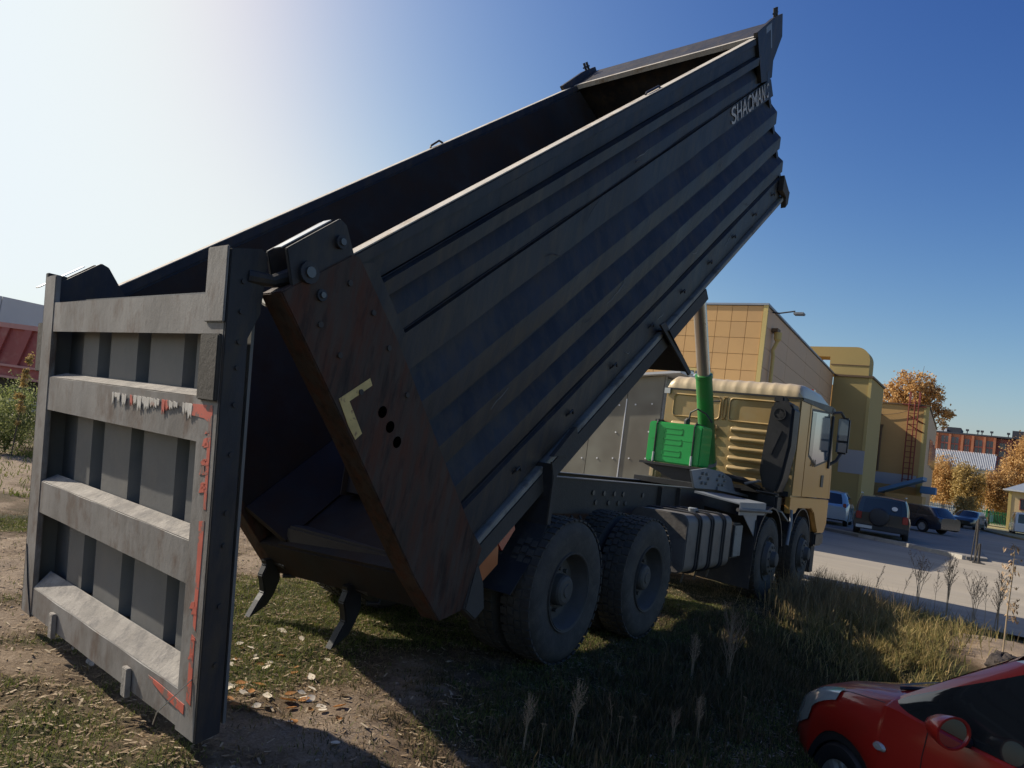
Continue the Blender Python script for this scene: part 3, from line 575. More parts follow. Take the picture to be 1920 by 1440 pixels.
for x in (0, 1.55, 5.65, 7.6):
    MB().tube([(x, -1.0, .56), (x, 1.0, .56)], .085, 14).build('axle', 'chassis', truck)
    if x < 3:
        mb = MB(); mb.lathe([(.0, -.26), (.18, -.2), (.26, -.05), (.26, .08), (.18, .22), (0, .26)], 16, lambda a, b, c_, x=x: (x + a, b, .58 + c_)); mb.build('differential', 'chassis', truck, smooth=True)
for s in (-1, 1):
    for x in (.25, 1.3):   # spring seats and U-bolts
        MB().box(x - .09, x + .09, s * .62 - .05, s * .62 + .05, .66, .98).build('spring_seat', 'chassis', truck, bevel=.01)
    MB().box(-.4, 1.95, s * .62 - .045, s * .62 + .045, .78, .90).build('leaf_spring', 'chassis', truck, bevel=.01)
    for x in (.55, .72, .86, 1.02):
        MB().tube([(x, s * .70, .72), (x, s * .70, 1.04), (x + .05, s * .66, 1.06)], .016, 6).build('u_bolt', 'chassis', truck)
    MB().box(4.9, 8.3, s * .5 - .04, s * .5 + .04, .72, .84).build('leaf_spring', 'chassis', truck)

# wheels: rim mesh with tyre and hub below it
def tyre_mesh():
    mb = MB(); prof = [(.30, .0), (.315, .015), (.36, .005), (.46, -.006), (.51, .004), (.545, .025), (.562, .05), (.562, .24), (.545, .27), (.46, .296), (.36, .29), (.30, .28)]
    mb.lathe(prof, 64)
    for k in range(46):   # tread blocks
        a = 2 * math.pi * k / 46
        for (y0, y1, sh) in ((.018, .085, 0), (.095, .145, .03), (.155, .205, 0), (.215, .272, .03)):
            a0 = a + sh; a1 = a0 + .095; r0 = .555; r1 = .576 if .05 < y0 < .2 else .570
            q = [(r_ * math.cos(t), y, r_ * math.sin(t)) for r_ in (r0, r1) for (t, y) in ((a0, y0), (a1, y0), (a1, y1), (a0, y1))]
            mb.hexa(q)
    return mb
wheel_root = None
def wheel(x, y, s, front, tyre_me={}):
    """s=+1: outer face towards +y"""
    global wheel_root
    T = (lambda a, b, c_: (a, b, c_))
    if 'rear' not in tyre_me:
        for kind in ('rear', 'front'):
            mb = MB()
            if kind == 'rear': mb.lathe([(.315, .0), (.295, .008), (.29, .03), (.278, .05), (.268, .10), (.245, .135), (.20, .142), (.15, .13), (.14, .12), (.0, .12)], 40)
            else: mb.lathe([(.315, .0), (.295, .01), (.28, .04), (.255, .06), (.24, .03), (.215, -.04), (.17, -.055), (.0, -.055)], 40)
            yb = .140 if kind == 'rear' else -.03
            for k in range(10):
                a = 2 * math.pi * k / 10; r_ = .165 if kind == 'rear' else .17
                mb.tube([(r_ * math.cos(a), yb, r_ * math.sin(a)), (r_ * math.cos(a), yb - .038, r_ * math.sin(a))], .017, 6)
                if kind == 'front':
                    r2 = .232; mb.tube([(r2 * math.cos(a + .3), .025, r2 * math.sin(a + .3)), (r2 * math.cos(a + .3), .012, r2 * math.sin(a + .3))], .025, 8)
            rim = mb.build('wheel', 'rim', None, smooth=35, fix=False)
            ty = tyre_mesh().build('tyre', 'tyre', rim, smooth=35, fix=False)
            hb = MB().lathe([(.0, .022), (.05, .02), (.055, .028), (.09, .03), (.112, .042), (.122, .06), (.128, .13)] if kind == 'rear' else [(.0, -.13), (.06, -.13), (.095, -.12), (.105, -.09), (.115, -.05)], 24).build('hub', 'rim', rim, smooth=20, fix=False)
            tyre_me[kind] = rim
            rim['tmp'] = 1
    src = tyre_me['front' if front else 'rear']
    o = copy_tree_ret(src); o.parent = truck
    o.location = (x, y, .565); o.rotation_euler = (0, random.uniform(0, 1.0), 0)
    if s > 0: o.rotation_euler = (0, 0, math.pi)
    if not front: o.location.z = .56
    return o
def copy_tree_ret(o):
    c = o.copy(); C.objects.link(c)
    for ch in list(o.children): d = ch.copy(); C.objects.link(d); d.parent = c
    return c
for x, fr in ((0, 0), (1.55, 0), (5.65, 1), (7.6, 1)):
    for s in (-1, 1):
        o = wheel(x, s * 1.24, s, fr)
        if not fr: wheel(x, s * .90, s, fr)
for o in list(bpy.data.objects):
    if o.get('tmp') and o.parent is None:
        for ch in list(o.children): bpy.data.objects.remove(ch)
        bpy.data.objects.remove(o)
for o in bpy.data.objects:
    if 'tmp' in o: del o['tmp']

# fuel tank, boxes, fenders of the front axles
mb = MB(); rr_ = .10; Y0, Y1, Z0, Z1 = -1.22, -.55, .53, 1.165
def rrect(y0, y1, z0, z1, r_, n=5):
    out = []
    for (cy_, cz_, a0) in ((y1 - r_, z1 - r_, 0), (y0 + r_, z1 - r_, 90), (y0 + r_, z0 + r_, 180), (y1 - r_, z0 + r_, 270)):
        for k in range(n + 1): a = R(a0 + 90 * k / n); out.append((cy_ + r_ * math.cos(a), cz_ + r_ * math.sin(a)))
    return out
mb.prism(rrect(Y0, Y1, Z0, Z1, rr_), 2.46, 3.95, lambda a, b, t: (t, a, b)); tank = mb.build('fuel_tank', 'alu', truck, smooth=40, bevel=.012)
for x in (2.78, 2.85, 3.18, 3.25, 3.60, 3.67):
    pts = [(x, a, b) for a, b in rrect(Y0 - .008, Y1 + .008, Z0 - .008, Z1 + .008, rr_)]; MB().tube(pts + [pts[0]], .013, 6, cap=False).build('tank_strap', 'black', tank)
for x in (2.815, 3.215, 3.635): MB().tube([(x, -1.10, .53), (x - .01, -1.08, .40)], .01, 6).build('strap_bolt', 'bolt', tank)
MB().tube([(3.2, -.98, 1.16), (3.2, -.98, 1.205), (3.2, -.98, 1.215)], [.05, .06, .045], 14).build('tank_cap', 'greypaint', tank)
MB().box(4.15, 4.50, -1.18, -.7, .62, 1.06).build('battery_box', 'chassis', truck, bevel=.02); MB().box(4.17, 4.48, -1.195, -1.18, .64, 1.04).build('battery_box_cover', 'ledge', truck, bevel=.01)
MB().box(2.45, 3.9, .55, 1.2, .6, 1.15).build('air_tank', 'chassis', truck, bevel=.05)
def fender(x, r0, y0, y1, a0, a1, m_='chassis', z=.56, sq=1.0):
    mb = MB(); n_ = 10
    for k in range(n_):
        t0 = R(a0 + (a1 - a0) * k / n_); t1 = R(a0 + (a1 - a0) * (k + 1) / n_)
        q = []
        for y in (y0, y1):
            for t, rr2 in ((t0, r0), (t1, r0), (t1, r0 + .025), (t0, r0 + .025)):
                q.append((x + rr2 * math.cos(t), y, z + rr2 * math.sin(t) * sq))
        mb.hexa(q)
    return mb.build('fender', m_, truck, smooth=30)
for s in (-1, 1):
    fender(5.65, .70, s * 1.235, s * .85, 12, 168, 'black'); fender(7.6, .70, s * 1.20, s * .85, 12, 150, 'black')
    sheet('mud_flap', [(4.93, s * 1.24, 1.10), (4.93, s * .50, 1.18), (4.90, s * .50, .22), (4.86, s * 1.24, .20)], 'rubber', .012)
    MB().hexa([(4.15, s * 1.22, 1.30), (5.3, s * 1.22, 1.31), (5.3, s * .62, 1.34), (4.15, s * .62, 1.36), (4.15, s * 1.22, 1.315), (5.3, s * 1.22, 1.335), (5.3, s * .62, 1.375), (4.15, s * .62, 1.385)]).build('catwalk', 'greypaint', truck)
    MB().box(4.15, 5.3, s * 1.225 - .006, s * 1.225 + .006, 1.17, 1.33).build('catwalk_skirt', 'greypaint', truck)
    MB().tube([(4.0, s * 1.25, 1.24), (5.5, s * 1.25, 1.22)], .022, 8).build('guard_tube', 'alu', truck)
    sheet('gusset', [(4.35, s * 1.22, 1.17), (4.95, s * 1.22, 1.17), (4.95, s * 1.22, .86)], 'greypaint', .01)
MB().hexa([(6.28, -1.2, 1.20), (6.72, -1.2, 1.06), (6.72, -.7, 1.10), (6.28, -.7, 1.27), (6.28, -1.2, 1.23), (6.72, -1.2, 1.09), (6.72, -.7, 1.13), (6.28, -.7, 1.30)]).build('step_plate', 'ledge', truck)
MB().tube([(6.75, -1.22, 1.25), (6.72, -1.24, 1.05), (6.62, -1.24, .72)], .025, 8).build('fender_stay', 'greypaint', truck)
MB().box(6.35, 6.95, -1.02, -.7, .50, .92).build('steering_gear', 'chassis', truck, bevel=.03)

# lift cylinder with bracket
ca, cb, ct = Vector((6.42, 0, 1.50)), Vector((5.66, 0, 3.06)), Vector((4.62, .03, 5.22))
MB().tube([ca, ca.lerp(cb, .12)], [.135, .125], 24).build('cylinder_foot', 'greencyl', truck, smooth=True)
MB().tube([ca.lerp(cb, .12), cb], .125, 28).build('cylinder_barrel', 'greencyl', truck, smooth=True)
MB().tube([ca.lerp(cb, .17), ca.lerp(cb, .20)], .134, 28).build('cylinder_ring', 'greypaint', truck, smooth=True)
MB().tube([cb, cb + (ct - cb).normalized() * .05], [.133, .133], 28).build('cylinder_collar', 'greencyl', truck, smooth=True)
MB().tube([cb, ct], .098, 28).build('cylinder_rod', 'chrome', truck, smooth=True)
MB().tube([BP(7.3, -.25, .35), BP(7.3, .3, .35)], .09, 14).build('cylinder_head_pin', 'chassis', truck)
MB().box(7.1, 7.9, -.2, -.12, -.1, .6, BP).build('cylinder_head_bracket', 'chassis', truck); MB().box(7.1, 7.9, .14, .2, -.1, .6, BP).build('cylinder_head_bracket', 'chassis', truck)
for s in (-1,):
    mb = MB(); mb.prism([(4.55, 1.41), (4.35, 1.64), (4.95, 1.70), (5.6, 1.68), (6.05, 1.60), (6.3, 1.41)], s * .44, s * .47, lambda a, b, t: (a, t, b)); br = mb.build('cylinder_bracket', 'greypaint', truck)
    for cx_ in (4.85, 5.55):
        for k in range(6):
            a = k * math.pi / 3; MB().tube([(cx_ + .16 * math.cos(a) * 1.0, s * .47, 1.555 + .075 * math.sin(a)), (cx_ + .16 * math.cos(a), s * .50, 1.555 + .075 * math.sin(a))], .022, 8).build('bolt', 'ledge', br)
    sheet('support_arm', [(5.4, s * .5, 1.46), (7.0, s * .55, 1.36), (7.0, s * .55, 1.33), (5.4, s * .5, 1.41)], 'greypaint', .05)
MB().box(4.6, 6.6, -.46, .46, 1.40, 1.47).build('subframe_plate', 'black', truck)
# green oil tank with straps, cap and hose
mb = MB(); mb.prism(rrect(-.25, .59, 1.695, 2.30, .05), 5.2, 5.62, lambda a, b, t: (t, a, b)); oil = mb.build('oil_tank', 'green', truck, smooth=40, bevel=.02)
for z in (1.80, 1.97, 2.13):
    for (a0, a1, b0, b1) in ((-.0 + .05, .34, z, z + .012), (.05, .34, z + .078, z + .09), (.05, .062, z, z + .09), (.328, .34, z, z + .09)):
        MB().box(5.196, 5.202, a0, a1, b0, b1).build('tank_emboss', 'green', oil)
MB().box(5.197, 5.202, -.2, .54, 2.045, 2.052).build('tank_seam', 'green', oil)
for y in (.46, -.13):
    pts = [(5.19, y, 1.69), (5.185, y, 2.27), (5.22, y, 2.315), (5.6, y, 2.315)]; MB().tube(pts, .013, 6).build('tank_strap', 'black', oil)
    MB().tube([(5.178, y, 1.70), (5.178, y, 1.84)], .017, 8).build('strap_screw', 'silver', oil)
MB().box(5.15, 5.75, -.32, .66, 1.655, 1.69).build('tank_tray', 'black', truck); sheet('tank_tray_brace', [(5.2, .62, 1.655), (5.2, -.1, 1.655), (5.2, -.2, 1.42), (5.2, 0, 1.42)], 'black', .3)
MB().tube([(5.5, .12, 2.30), (5.5, .12, 2.37), (5.5, .10, 2.40)], [.045, .045, .03], 12).build('oil_cap', 'black', oil)
MB().tube([(5.5, .10, 2.36), (5.5, .08, 2.50), (5.5, -.02, 2.56), (5.52, -.15, 2.5), (5.55, -.25, 2.38)], .014, 8).build('hose', 'black', truck)
MB().tube([(6.45, .25, 2.44), (6.45, .26, 2.62), (6.45, .15, 2.78), (6.45, -.02, 2.80)], .014, 8).build('hose', 'black', truck)
MB().box(6.35, 6.5, .02, .30, 2.28, 2.42).build('valve_block', 'black', truck, bevel=.01)

# ---------------- cab
cab = empty('cab'); cab.parent = truck
cabE = cab
XB = 6.66; YR, YL = -1.22, 1.0
SIDE = [(XB, 1.36), (XB, 2.97), (XB + .03, 3.02), (8.9, 3.13), (9.2, 2.6), (9.42, 1.85), (9.42, 1.0), (9.25, .80), (8.62, .84), (8.42, 1.10), (8.18, 1.24), (7.3, 1.28), (7.12, 1.30)]
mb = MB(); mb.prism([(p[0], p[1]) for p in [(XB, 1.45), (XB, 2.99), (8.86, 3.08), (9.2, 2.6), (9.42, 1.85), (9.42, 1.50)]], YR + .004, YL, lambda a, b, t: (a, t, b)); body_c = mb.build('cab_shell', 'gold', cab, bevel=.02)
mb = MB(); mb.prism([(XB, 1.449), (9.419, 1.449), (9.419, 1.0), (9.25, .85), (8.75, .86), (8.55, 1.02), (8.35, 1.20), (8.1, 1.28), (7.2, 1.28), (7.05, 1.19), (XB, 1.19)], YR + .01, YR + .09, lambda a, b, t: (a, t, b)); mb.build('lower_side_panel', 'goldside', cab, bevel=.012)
mb = MB(); mb.prism([(8.70, 1.448), (9.41, 1.448), (9.41, .85), (8.8, .86)], YR + .095, YL, lambda a, b, t: (a, t, b)); mb.build('front_bumper', 'gold', cab)
MB().box(8.75, 9.38, YR + .03, YR + .3, .62, .86).build('front_step', 'black', cab, bevel=.03); MB().box(8.85, 9.1, YR + .10, YR + .3, .15, .62).build('front_flap', 'rubber', cab)
# roof: pale, arched over, with pressed ribs on its rear edge
mb = MB()
ROOF = [(XB - .005, 2.985), (XB + .0, 3.06), (XB + .05, 3.14), (XB + .16, 3.20), (XB + .5, 3.235), (8.2, 3.25), (8.75, 3.16), (8.88, 3.085)]
N = 60
for i in range(N + 1):
    t = i / N; y = YR - .01 + (YL - YR + .02) * t; e_ = min(t, 1 - t) * (YL - YR); rd = max(0, 1 - e_ / .14); k = math.sqrt(max(0, 1 - rd * rd))
    rib = .009 if (math.sin(t * 2 * math.pi * 11) > .55) else 0.0
    for j, (x, z) in enumerate(ROOF):
        zz = 2.985 + (z - 2.985) * k if j else 2.985; rbv = rib if 1 <= j <= 4 else 0
        mb.v.append((x - rbv * .8 + (1 - k) * .04, y, zz + rbv * .8))
m_ = len(ROOF); mb.f = [(i * m_ + j, (i + 1) * m_ + j, (i + 1) * m_ + j + 1, i * m_ + j + 1) for i in range(N) for j in range(m_ - 1)]
mb.f += [tuple(range(m_)), tuple(N * m_ + j for j in range(m_ - 1, -1, -1))]
mb.build('cab_roof', 'goldlight', cab, smooth=35)
MB().box(XB - .012, XB + .0, YR + .01, YL - .01, 2.955, 2.985).build('roof_gutter', 'black', cab)
# pressed rear wall: two framed panels above, rows of ribs below
def frame_press(y0, y1, z0, z1, wd=.035):
    o1 = rrect(y0, y1, z0, z1, .07, 4); o2 = rrect(y0 + wd, y1 - wd, z0 + wd, z1 - wd, .05, 4); n_ = len(o1); mb = MB()
    vs = []
    for ring, x in ((o1, XB - .001), (o1, XB - .001), (o2, XB - .001)): pass
    mid = rrect(y0 + wd / 2, y1 - wd / 2, z0 + wd / 2, z1 - wd / 2, .06, 4)
    vs = [(XB - .001, a, b) for a, b in o1] + [(XB - .028, a, b) for a, b in mid] + [(XB - .001, a, b) for a, b in o2]
    fs = [(r * n_ + i, r * n_ + (i + 1) % n_, (r + 1) * n_ + (i + 1) % n_, (r + 1) * n_ + i) for r in range(2) for i in range(n_)]
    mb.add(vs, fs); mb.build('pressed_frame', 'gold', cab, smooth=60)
frame_press(.02, .86, 2.50, 2.90); frame_press(-1.10, -.10, 2.50, 2.90); frame_press(-.075, -.0, 2.52, 2.90, .02)
for r_ in range(6):
    z = 2.38 - r_ * .155
    for (y0, y1) in ((.03, .86), (-1.10, -.16)):
        mb = MB(); o1 = rrect(y0, y1, z - .05, z + .05, .045, 4); o2 = rrect(y0 + .02, y1 - .02, z - .022, z + .022, .02, 4); n_ = len(o1)
        mb.add([(XB - .001, a, b) for a, b in o1] + [(XB - .03, a, b) for a, b in o2], [(i, (i + 1) % n_, n_ + (i + 1) % n_, n_ + i) for i in range(n_)] + [tuple(range(n_, 2 * n_))])
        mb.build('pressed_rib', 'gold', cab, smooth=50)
MB().box(XB - .02, XB + .0, YR + .05, YL - .05, 1.44, 1.52).build('rear_sill', 'black', cab)
MB().box(XB + .1, 8.5, -.8, .8, 1.05, 1.44).build('engine_block', 'black', truck, bevel=.05)
MB().tube([(6.4, -.2, 1.62), (6.5, -.5, 1.60), (6.6, -.75, 1.5)], .05, 8).build('pipe', 'black', truck); MB().tube([(6.3, -.6, 1.55), (6.35, -.8, 1.62), (6.5, -.9, 1.6)], .02, 8).build('pipe', 'silver', truck)
MB().box(XB - .05, XB - .01, YL - .08, YL + .02, 2.88, 2.97).build('marker_lamp', 'silver', cab)
MB().tube([(XB - .1, YL + .03, 2.0), (XB - .1, YL + .03, 2.42)], .05, 8).build('exhaust_mount', 'black', truck); MB().box(XB - .14, XB - .02, YL - .03, YL + .08, 2.30, 2.42).build('bracket', 'black', truck)
MB().box(6.3, 6.6, YL - .12, YL + .0, 1.42, 1.72).build('side_deflector', 'goldlight', cab, bevel=.04)
# right side: door outline, window, handle, dark strip, visor
def csheet(name, poly, m_, d=.004, th=.006, bev=0):
    mb = MB(); mb.prism(poly, YR + .004 - d, YR + .004 - d - th, lambda a, b, t: (a, t, b)); return mb.build(name, m_, cab, bevel=bev)
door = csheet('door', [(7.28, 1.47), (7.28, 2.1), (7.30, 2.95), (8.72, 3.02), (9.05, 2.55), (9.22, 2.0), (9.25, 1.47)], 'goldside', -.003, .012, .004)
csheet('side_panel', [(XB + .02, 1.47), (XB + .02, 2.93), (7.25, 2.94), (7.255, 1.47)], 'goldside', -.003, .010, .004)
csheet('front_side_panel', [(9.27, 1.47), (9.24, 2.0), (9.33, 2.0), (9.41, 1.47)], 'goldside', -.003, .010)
csheet('door_window', [(7.46, 2.15), (7.42, 2.86), (8.68, 2.95), (8.95, 2.52), (9.02, 2.18), (8.0, 2.02)], 'cabglass', .010, .006)
csheet('window_seal', [(7.42, 2.12), (7.38, 2.90), (8.72, 2.99), (9.0, 2.54), (9.07, 2.15), (8.0, 1.98)], 'black', .0085, .001)
csheet('quarter_shade', [(7.44, 2.16), (7.42, 2.84), (7.70, 2.86), (7.66, 2.10)], 'winglass', .0165, .001)
csheet('door_handle', [(8.5, 1.66), (8.5, 1.86), (8.68, 1.87), (8.68, 1.66)], 'black', .010, .012)
csheet('roof_side_strip', [(XB + .05, 2.94), (XB + .08, 2.995), (8.85, 3.10), (8.95, 3.0), (8.9, 2.975)], 'black', .010, .006)
MB().box(8.86, 9.1, YR - .02, YL, 2.98, 3.10).build('sun_visor', 'black', cab, bevel=.02)
MB().box(8.1, 8.25, -1.05, -.95, 3.24, 3.30).build('roof_marker', 'redlamp', cab)
MB().box(8.9, 9.0, YR - .035, YR - .005, 2.0, 2.95).build('a_pillar_cover', 'black', cab, bevel=.01)
# mirrors
mir = MB().box(9.22, 9.34, -1.47, -1.27, 2.30, 2.96).build('mirror', 'black', cab, bevel=.03)
MB().box(9.21, 9.22, -1.455, -1.285, 2.54, 2.93).build('mirror_glass', 'cabglass', cab); MB().box(9.21, 9.22, -1.455, -1.285, 2.33, 2.50).build('mirror_glass', 'cabglass', cab)
MB().tube([(9.25, -1.36, 2.96), (9.15, -1.32, 3.04), (8.98, -1.22, 3.0)], .025, 8).build('mirror_arm', 'black', cab)
MB().tube([(9.25, -1.36, 2.30), (9.15, -1.32, 2.16), (9.08, -1.22, 2.08)], .03, 8).build('mirror_arm', 'black', cab)
letters('310', .15, lambda a, b, c_: (7.62 + a * 1.6, YR - .0115 - c_, 1.98 + b * 1.1), 'browncap', cab, 'door_lettering')
# air intake tower behind the cab
AI = [(-1.24, 2.78), (-1.18, 2.86), (-.98, 2.87), (-.90, 2.80), (-.84, 2.15), (-.82, 1.78), (-.90, 1.50), (-1.10, 1.46), (-1.17, 1.70), (-1.24, 2.2)]
mb = MB(); mb.prism(AI, 6.20, 6.60, lambda a, b, t: (t, a, b)); ai = mb.build('air_intake', 'black', truck, bevel=.04, smooth=35)
MB().tube([(6.195, -1.04, 2.66), (6.185, -1.04, 2.66)], .095, 24).build('intake_badge', 'black', ai)
mb = MB()
for k in range(24):
    a0, a1 = 2 * math.pi * k / 24, 2 * math.pi * (k + 1) / 24
    mb.hexa([(x, -1.04 + r_ * math.cos(a), 2.66 + r_ * math.sin(a)) for x in (6.184, 6.174) for r_, a in ((.095, a0), (.095, a1), (.078, a1), (.078, a0))])
mb.add([(6.174, -1.095, 2.68), (6.174, -1.04, 2.73), (6.174, -1.03, 2.66), (6.174, -.985, 2.65), (6.174, -1.05, 2.585), (6.174, -1.05, 2.66)], [(0, 1, 2, 5), (5, 2, 3, 4)])
mb.build('badge_ring', 'black', ai, fix=False)
mb = MB(); mb.prism([(-.98, 2.47), (-1.10, 2.41), (-.98, 2.05), (-.95, 2.05), (-.96, 2.12), (-1.04, 2.38), (-.96, 2.42)], 6.185, 6.197, lambda a, b, t: (t, a, b)); mb.build('intake_fin', 'black', ai)
MB().box(6.25, 6.55, -1.12, -.80, .98, 1.46).build('intake_filter', 'black', truck, bevel=.04)
MB().tube([(6.24, -1.13, 1.46), (6.24, -.80, 1.47)], .014, 8).build('intake_clamp', 'bolt', truck)
MB().box(6.3, 6.62, -1.05, -.90, 2.84, 2.95).build('intake_lid_bracket', 'black', truck, bevel=.02)

# ================================================================== BUILDINGS
def bx(name, m, x0, x1, y0, y1, z0, z1, parent, bevel=0):
    return MB().box(x0, x1, y0, y1, z0, z1).build(name, m, parent, bevel=bevel)
mainb = empty('ochre_building', (24, 4.66, 0), 0, 'ochre panel-clad building right behind the truck cab, with a downpipe at its corner', 'building')
bx_ = lambda nm, m, x0, x1, y0, y1, z0, z1, bevel=0, root=None: (lambda o: o)(MB().box(x0, x1, y0, y1, z0, z1, (lambda a, b, c_: (a - (root or mainb).location.x, b - (root or mainb).location.y, c_))).build(nm, m, root or mainb, bevel=bevel))
mb = MB(); mb.prism([(24.03, 4.70), (24.03, 17), (42, 17), (42, 5.72)], 0, 8.42, lambda a, b, t: (a - 24, b - 4.66, t)); mb.build('wall', 'joint', mainb)
k = 0
for r_ in range(7):
    z1 = 8.42 - r_ * .655 if r_ else 8.42; z0 = 8.42 - (r_ + 1) * .655 + .018
    for c_ in range(9):
        y0 = 4.80 + c_ * .618; y1 = y0 + .60
        if 3 <= c_ <= 4 and r_ >= 4 - 0 and r_ < 7: continue
        bx_('facade_panel', ('panel', 'panel2')[(r_ * 5 + c_ * 3) % 4 == 0], 24.0, 24.029, y0, y1, z0, z1)
bx_('window_frame', 'yellowtrim', 23.97, 24.029, 6.67, 7.88, 4.6, 5.79); bx_('window_pane', 'winglass', 23.955, 23.968, 6.75, 7.25, 4.66, 5.68); bx_('window_pane', 'winglass', 23.955, 23.968, 7.32, 7.80, 4.66, 5.68)
bx_('corner_trim', 'yellowtrim', 23.97, 24.06, 4.60, 4.78, 0, 8.44)
mb = MB(); mb.prism([(23.94, 4.58), (23.94, 17), (24.3, 17), (24.3, 4.9), (42, 5.9), (42, 5.62)], 8.445, 8.52, lambda a, b, t: (a - 24, b - 4.66, t)); mb.build('coping', 'greyroof', mainb)
dx, dy = .99836, .0572
for r_ in range(9):
    z1 = 8.42 - r_ * .80; z0 = z1 - .785
    for c_ in range(4):
        a0 = .08 + c_ * 4.48; a1 = a0 + 4.46
        p = [(a0 * dx, a0 * dy + .03, z0), (a1 * dx, a1 * dy + .03, z0), (a1 * dx, a1 * dy - .0, z0), (a0 * dx, a0 * dy - .0, z0)]
        MB().hexa(p + [(x, y, z1) for x, y, _ in p]).build('side_panel', 'panelside', mainb)
P_ = [(1.35, -.16, 7.62), (1.35, -.16, 7.35), (1.35, -.16, 7.25), (1.35, -.02, 6.9), (1.35, .0 - .06, 6.7), (1.35, -.06, 0.1)]
MB().tube(P_[:3], [.16, .15, .08], 12).build('rain_hopper', 'yellowtrim', mainb); MB().tube(P_[2:], .075, 10).build('downpipe', 'yellowtrim', mainb)
MB().box(1.1, 1.5, -.2, .05, 7.62, 7.76).build('roof_outlet', 'browncap', mainb)
MB().tube([(.9, .03, 8.36), (.9, -.25, 8.33), (.9, -.85, 8.42)], .03, 6).build('lamp_arm', 'black', mainb); MB().box(.75, 1.05, -1.22, -.82, 8.26, 8.36).build('floodlight', 'greypaint', mainb, bevel=.02)
# tower with the rounded arch on top
tow = empty('tower_block', (42, 3.56, 0), 0, 'olive yellow stair tower with a rounded arch on its roof, beyond the ochre building', 'tower')
bx_('tower_wall', 'olive', 42, 46.5, 3.56, 5.66, 0, 8.34, root=tow)
bx_('grey_band', 'greyband', 41.98, 41.998, 3.56, 4.9, 2.72, 4.08, root=tow)
bx_('edge_trim', 'yellowtrim', 41.97, 42.0, 3.55, 3.72, 0, 2.71, root=tow); bx_('edge_trim', 'yellowtrim', 41.97, 42.0, 3.55, 3.72, 4.09, 8.33, root=tow)
bx_('tower_coping', 'browncap', 41.9, 46.6, 3.48, 5.62, 8.345, 8.46, root=tow)
out = [(3.76 - 3.56, 8.465)] + [(4.55 - 3.56 - .78 * math.cos(R(a)), 9.36 + .78 * math.sin(R(a))) for a in range(0, 91, 10)] + [(4.2, 10.06), (4.35, 8.6), (3.05, 9.5), (2.4, 9.5), (2.38, 8.465)]
mb = MB(); mb.prism(out, -.02, 1.3, lambda a, b, t: (t, a, b)); mb.build('roof_arch', 'olive', tow, smooth=30)
bx_('arch_seam', 'browncap', 41.955, 41.978, 3.77, 5.9, 9.02, 9.07, root=tow)
b2 = tag(bx('rear_wing', 'ochre', 46.51, 55.9, 5.95, 17, 0, 8.4, None), 'ochre wing of the works between the olive tower and the ladder wall', 'building')
lad = empty('end_building', (56, 1.92, 0), 0, 'ochre end building with a long red fire ladder on its wall', 'building')
mb = MB(); mb.prism([(56, 1.92), (56, 12), (75, 12), (75, 3.0)], 0, 8.5, lambda a, b, t: (a - 56, b - 1.92, t)); mb.build('wall', 'ochre', lad)
bx_('grey_band', 'greyband', 55.985, 55.998, 2.3, 6.2, 2.6, 3.42, root=lad); bx_('corner_strip', 'yellowtrim', 55.97, 56.03, 1.86, 2.2, 0, 8.5, root=lad)
mb = MB(); mb.prism([(.02, -.02), (19, 1.06), (19, 1.12), (.02, .06)], 0, 8.45, lambda a, b, t: (a, b, t)); mb.build('side_cladding', 'panelside', lad)
mb = MB(); mb.prism([(-.1, -.1), (-.1, 10), (.2, 10), (.2, .1), (19, 1.2), (19, 1.0)], 8.5, 8.6, lambda a, b, t: (a, b, t)); mb.build('coping', 'browncap', lad)
for x in (6, 10.5, 15): MB().box(x, x + 2.2, x * .057 - .045, x * .057 - .025, 4.6, 6.6).build('window', 'winglass', lad)
for y in (1.24, .86, .62): MB().tube([(-.25, y, 2.9), (-.25, y, 8.95)], .04, 6).build('ladder_rail', 'ladder', lad)
for k in range(15): MB().tube([(-.25, .62, 3.1 + k * .4), (-.25, 1.24, 3.1 + k * .4)], .028, 5).build('rung', 'ladder', lad)
for y in (1.24, .62): MB().tube([(-.25, y, 8.95), (-.25, y, 9.5), (.3, y, 9.5), (.3, y, 8.6)], .035, 5).build('ladder_handrail', 'ladder', lad)
MB().tube([(-.22, .1, 8.4), (-.22, 1.7, 8.55)], .04, 5).build('ladder_top_bar', 'ladder', lad)
for y0, z0, y1, z1 in ((1.2, 7.75, .15, 7.2), (1.2, 7.1, .15, 6.55)): MB().tube([(-.1, y0, z0), (-.02, y1, z1)], .035, 5).build('ladder_stay', 'ladder', lad)
pts = [(-.1, 3.6 - t * 2.9, 7.62 + .75 * (t ** 2.2) + .0) for t in np.linspace(0, 1, 10)]; MB().tube(pts, .02, 5).build('cable', 'browncap', lad)
MB().tube([(-.08, 2.95, 6.6), (-.08, 2.95, 3.5)], .07, 8).build('downpipe', 'browncap', lad); MB().tube([(-.08, 2.95, 6.9), (-.08, 2.95, 6.6)], [.14, .07], 8).build('rain_hopper', 'browncap', lad)
for y in (3.35, 3.75): MB().box(-.03, .0, y, y + .2, 3.9, 5.4).build('window', 'joint', lad)
mb = MB(); mb.prism([(2.35, 1.9), (-.35, 3.12), (-.35, 3.36), (2.3, 2.2)], -3.0, -.4, lambda a, b, t: (t, a, b)); mb.build('blue_ramp_roof', 'blueawn', lad)
for y0, y1, z0, z1 in ((3.1, 3.8, 2.5, 3.2), (-1.0, -.05, 2.25, 2.75)): MB().box(-1.2, -.1, y0, y1, z0, z1).build('blue_awning', 'blueawn', lad, bevel=.03)
MB().box(-2.8, -.5, -.4, 1.9, .0, 2.0).build('entrance_block', 'ochre', lad)
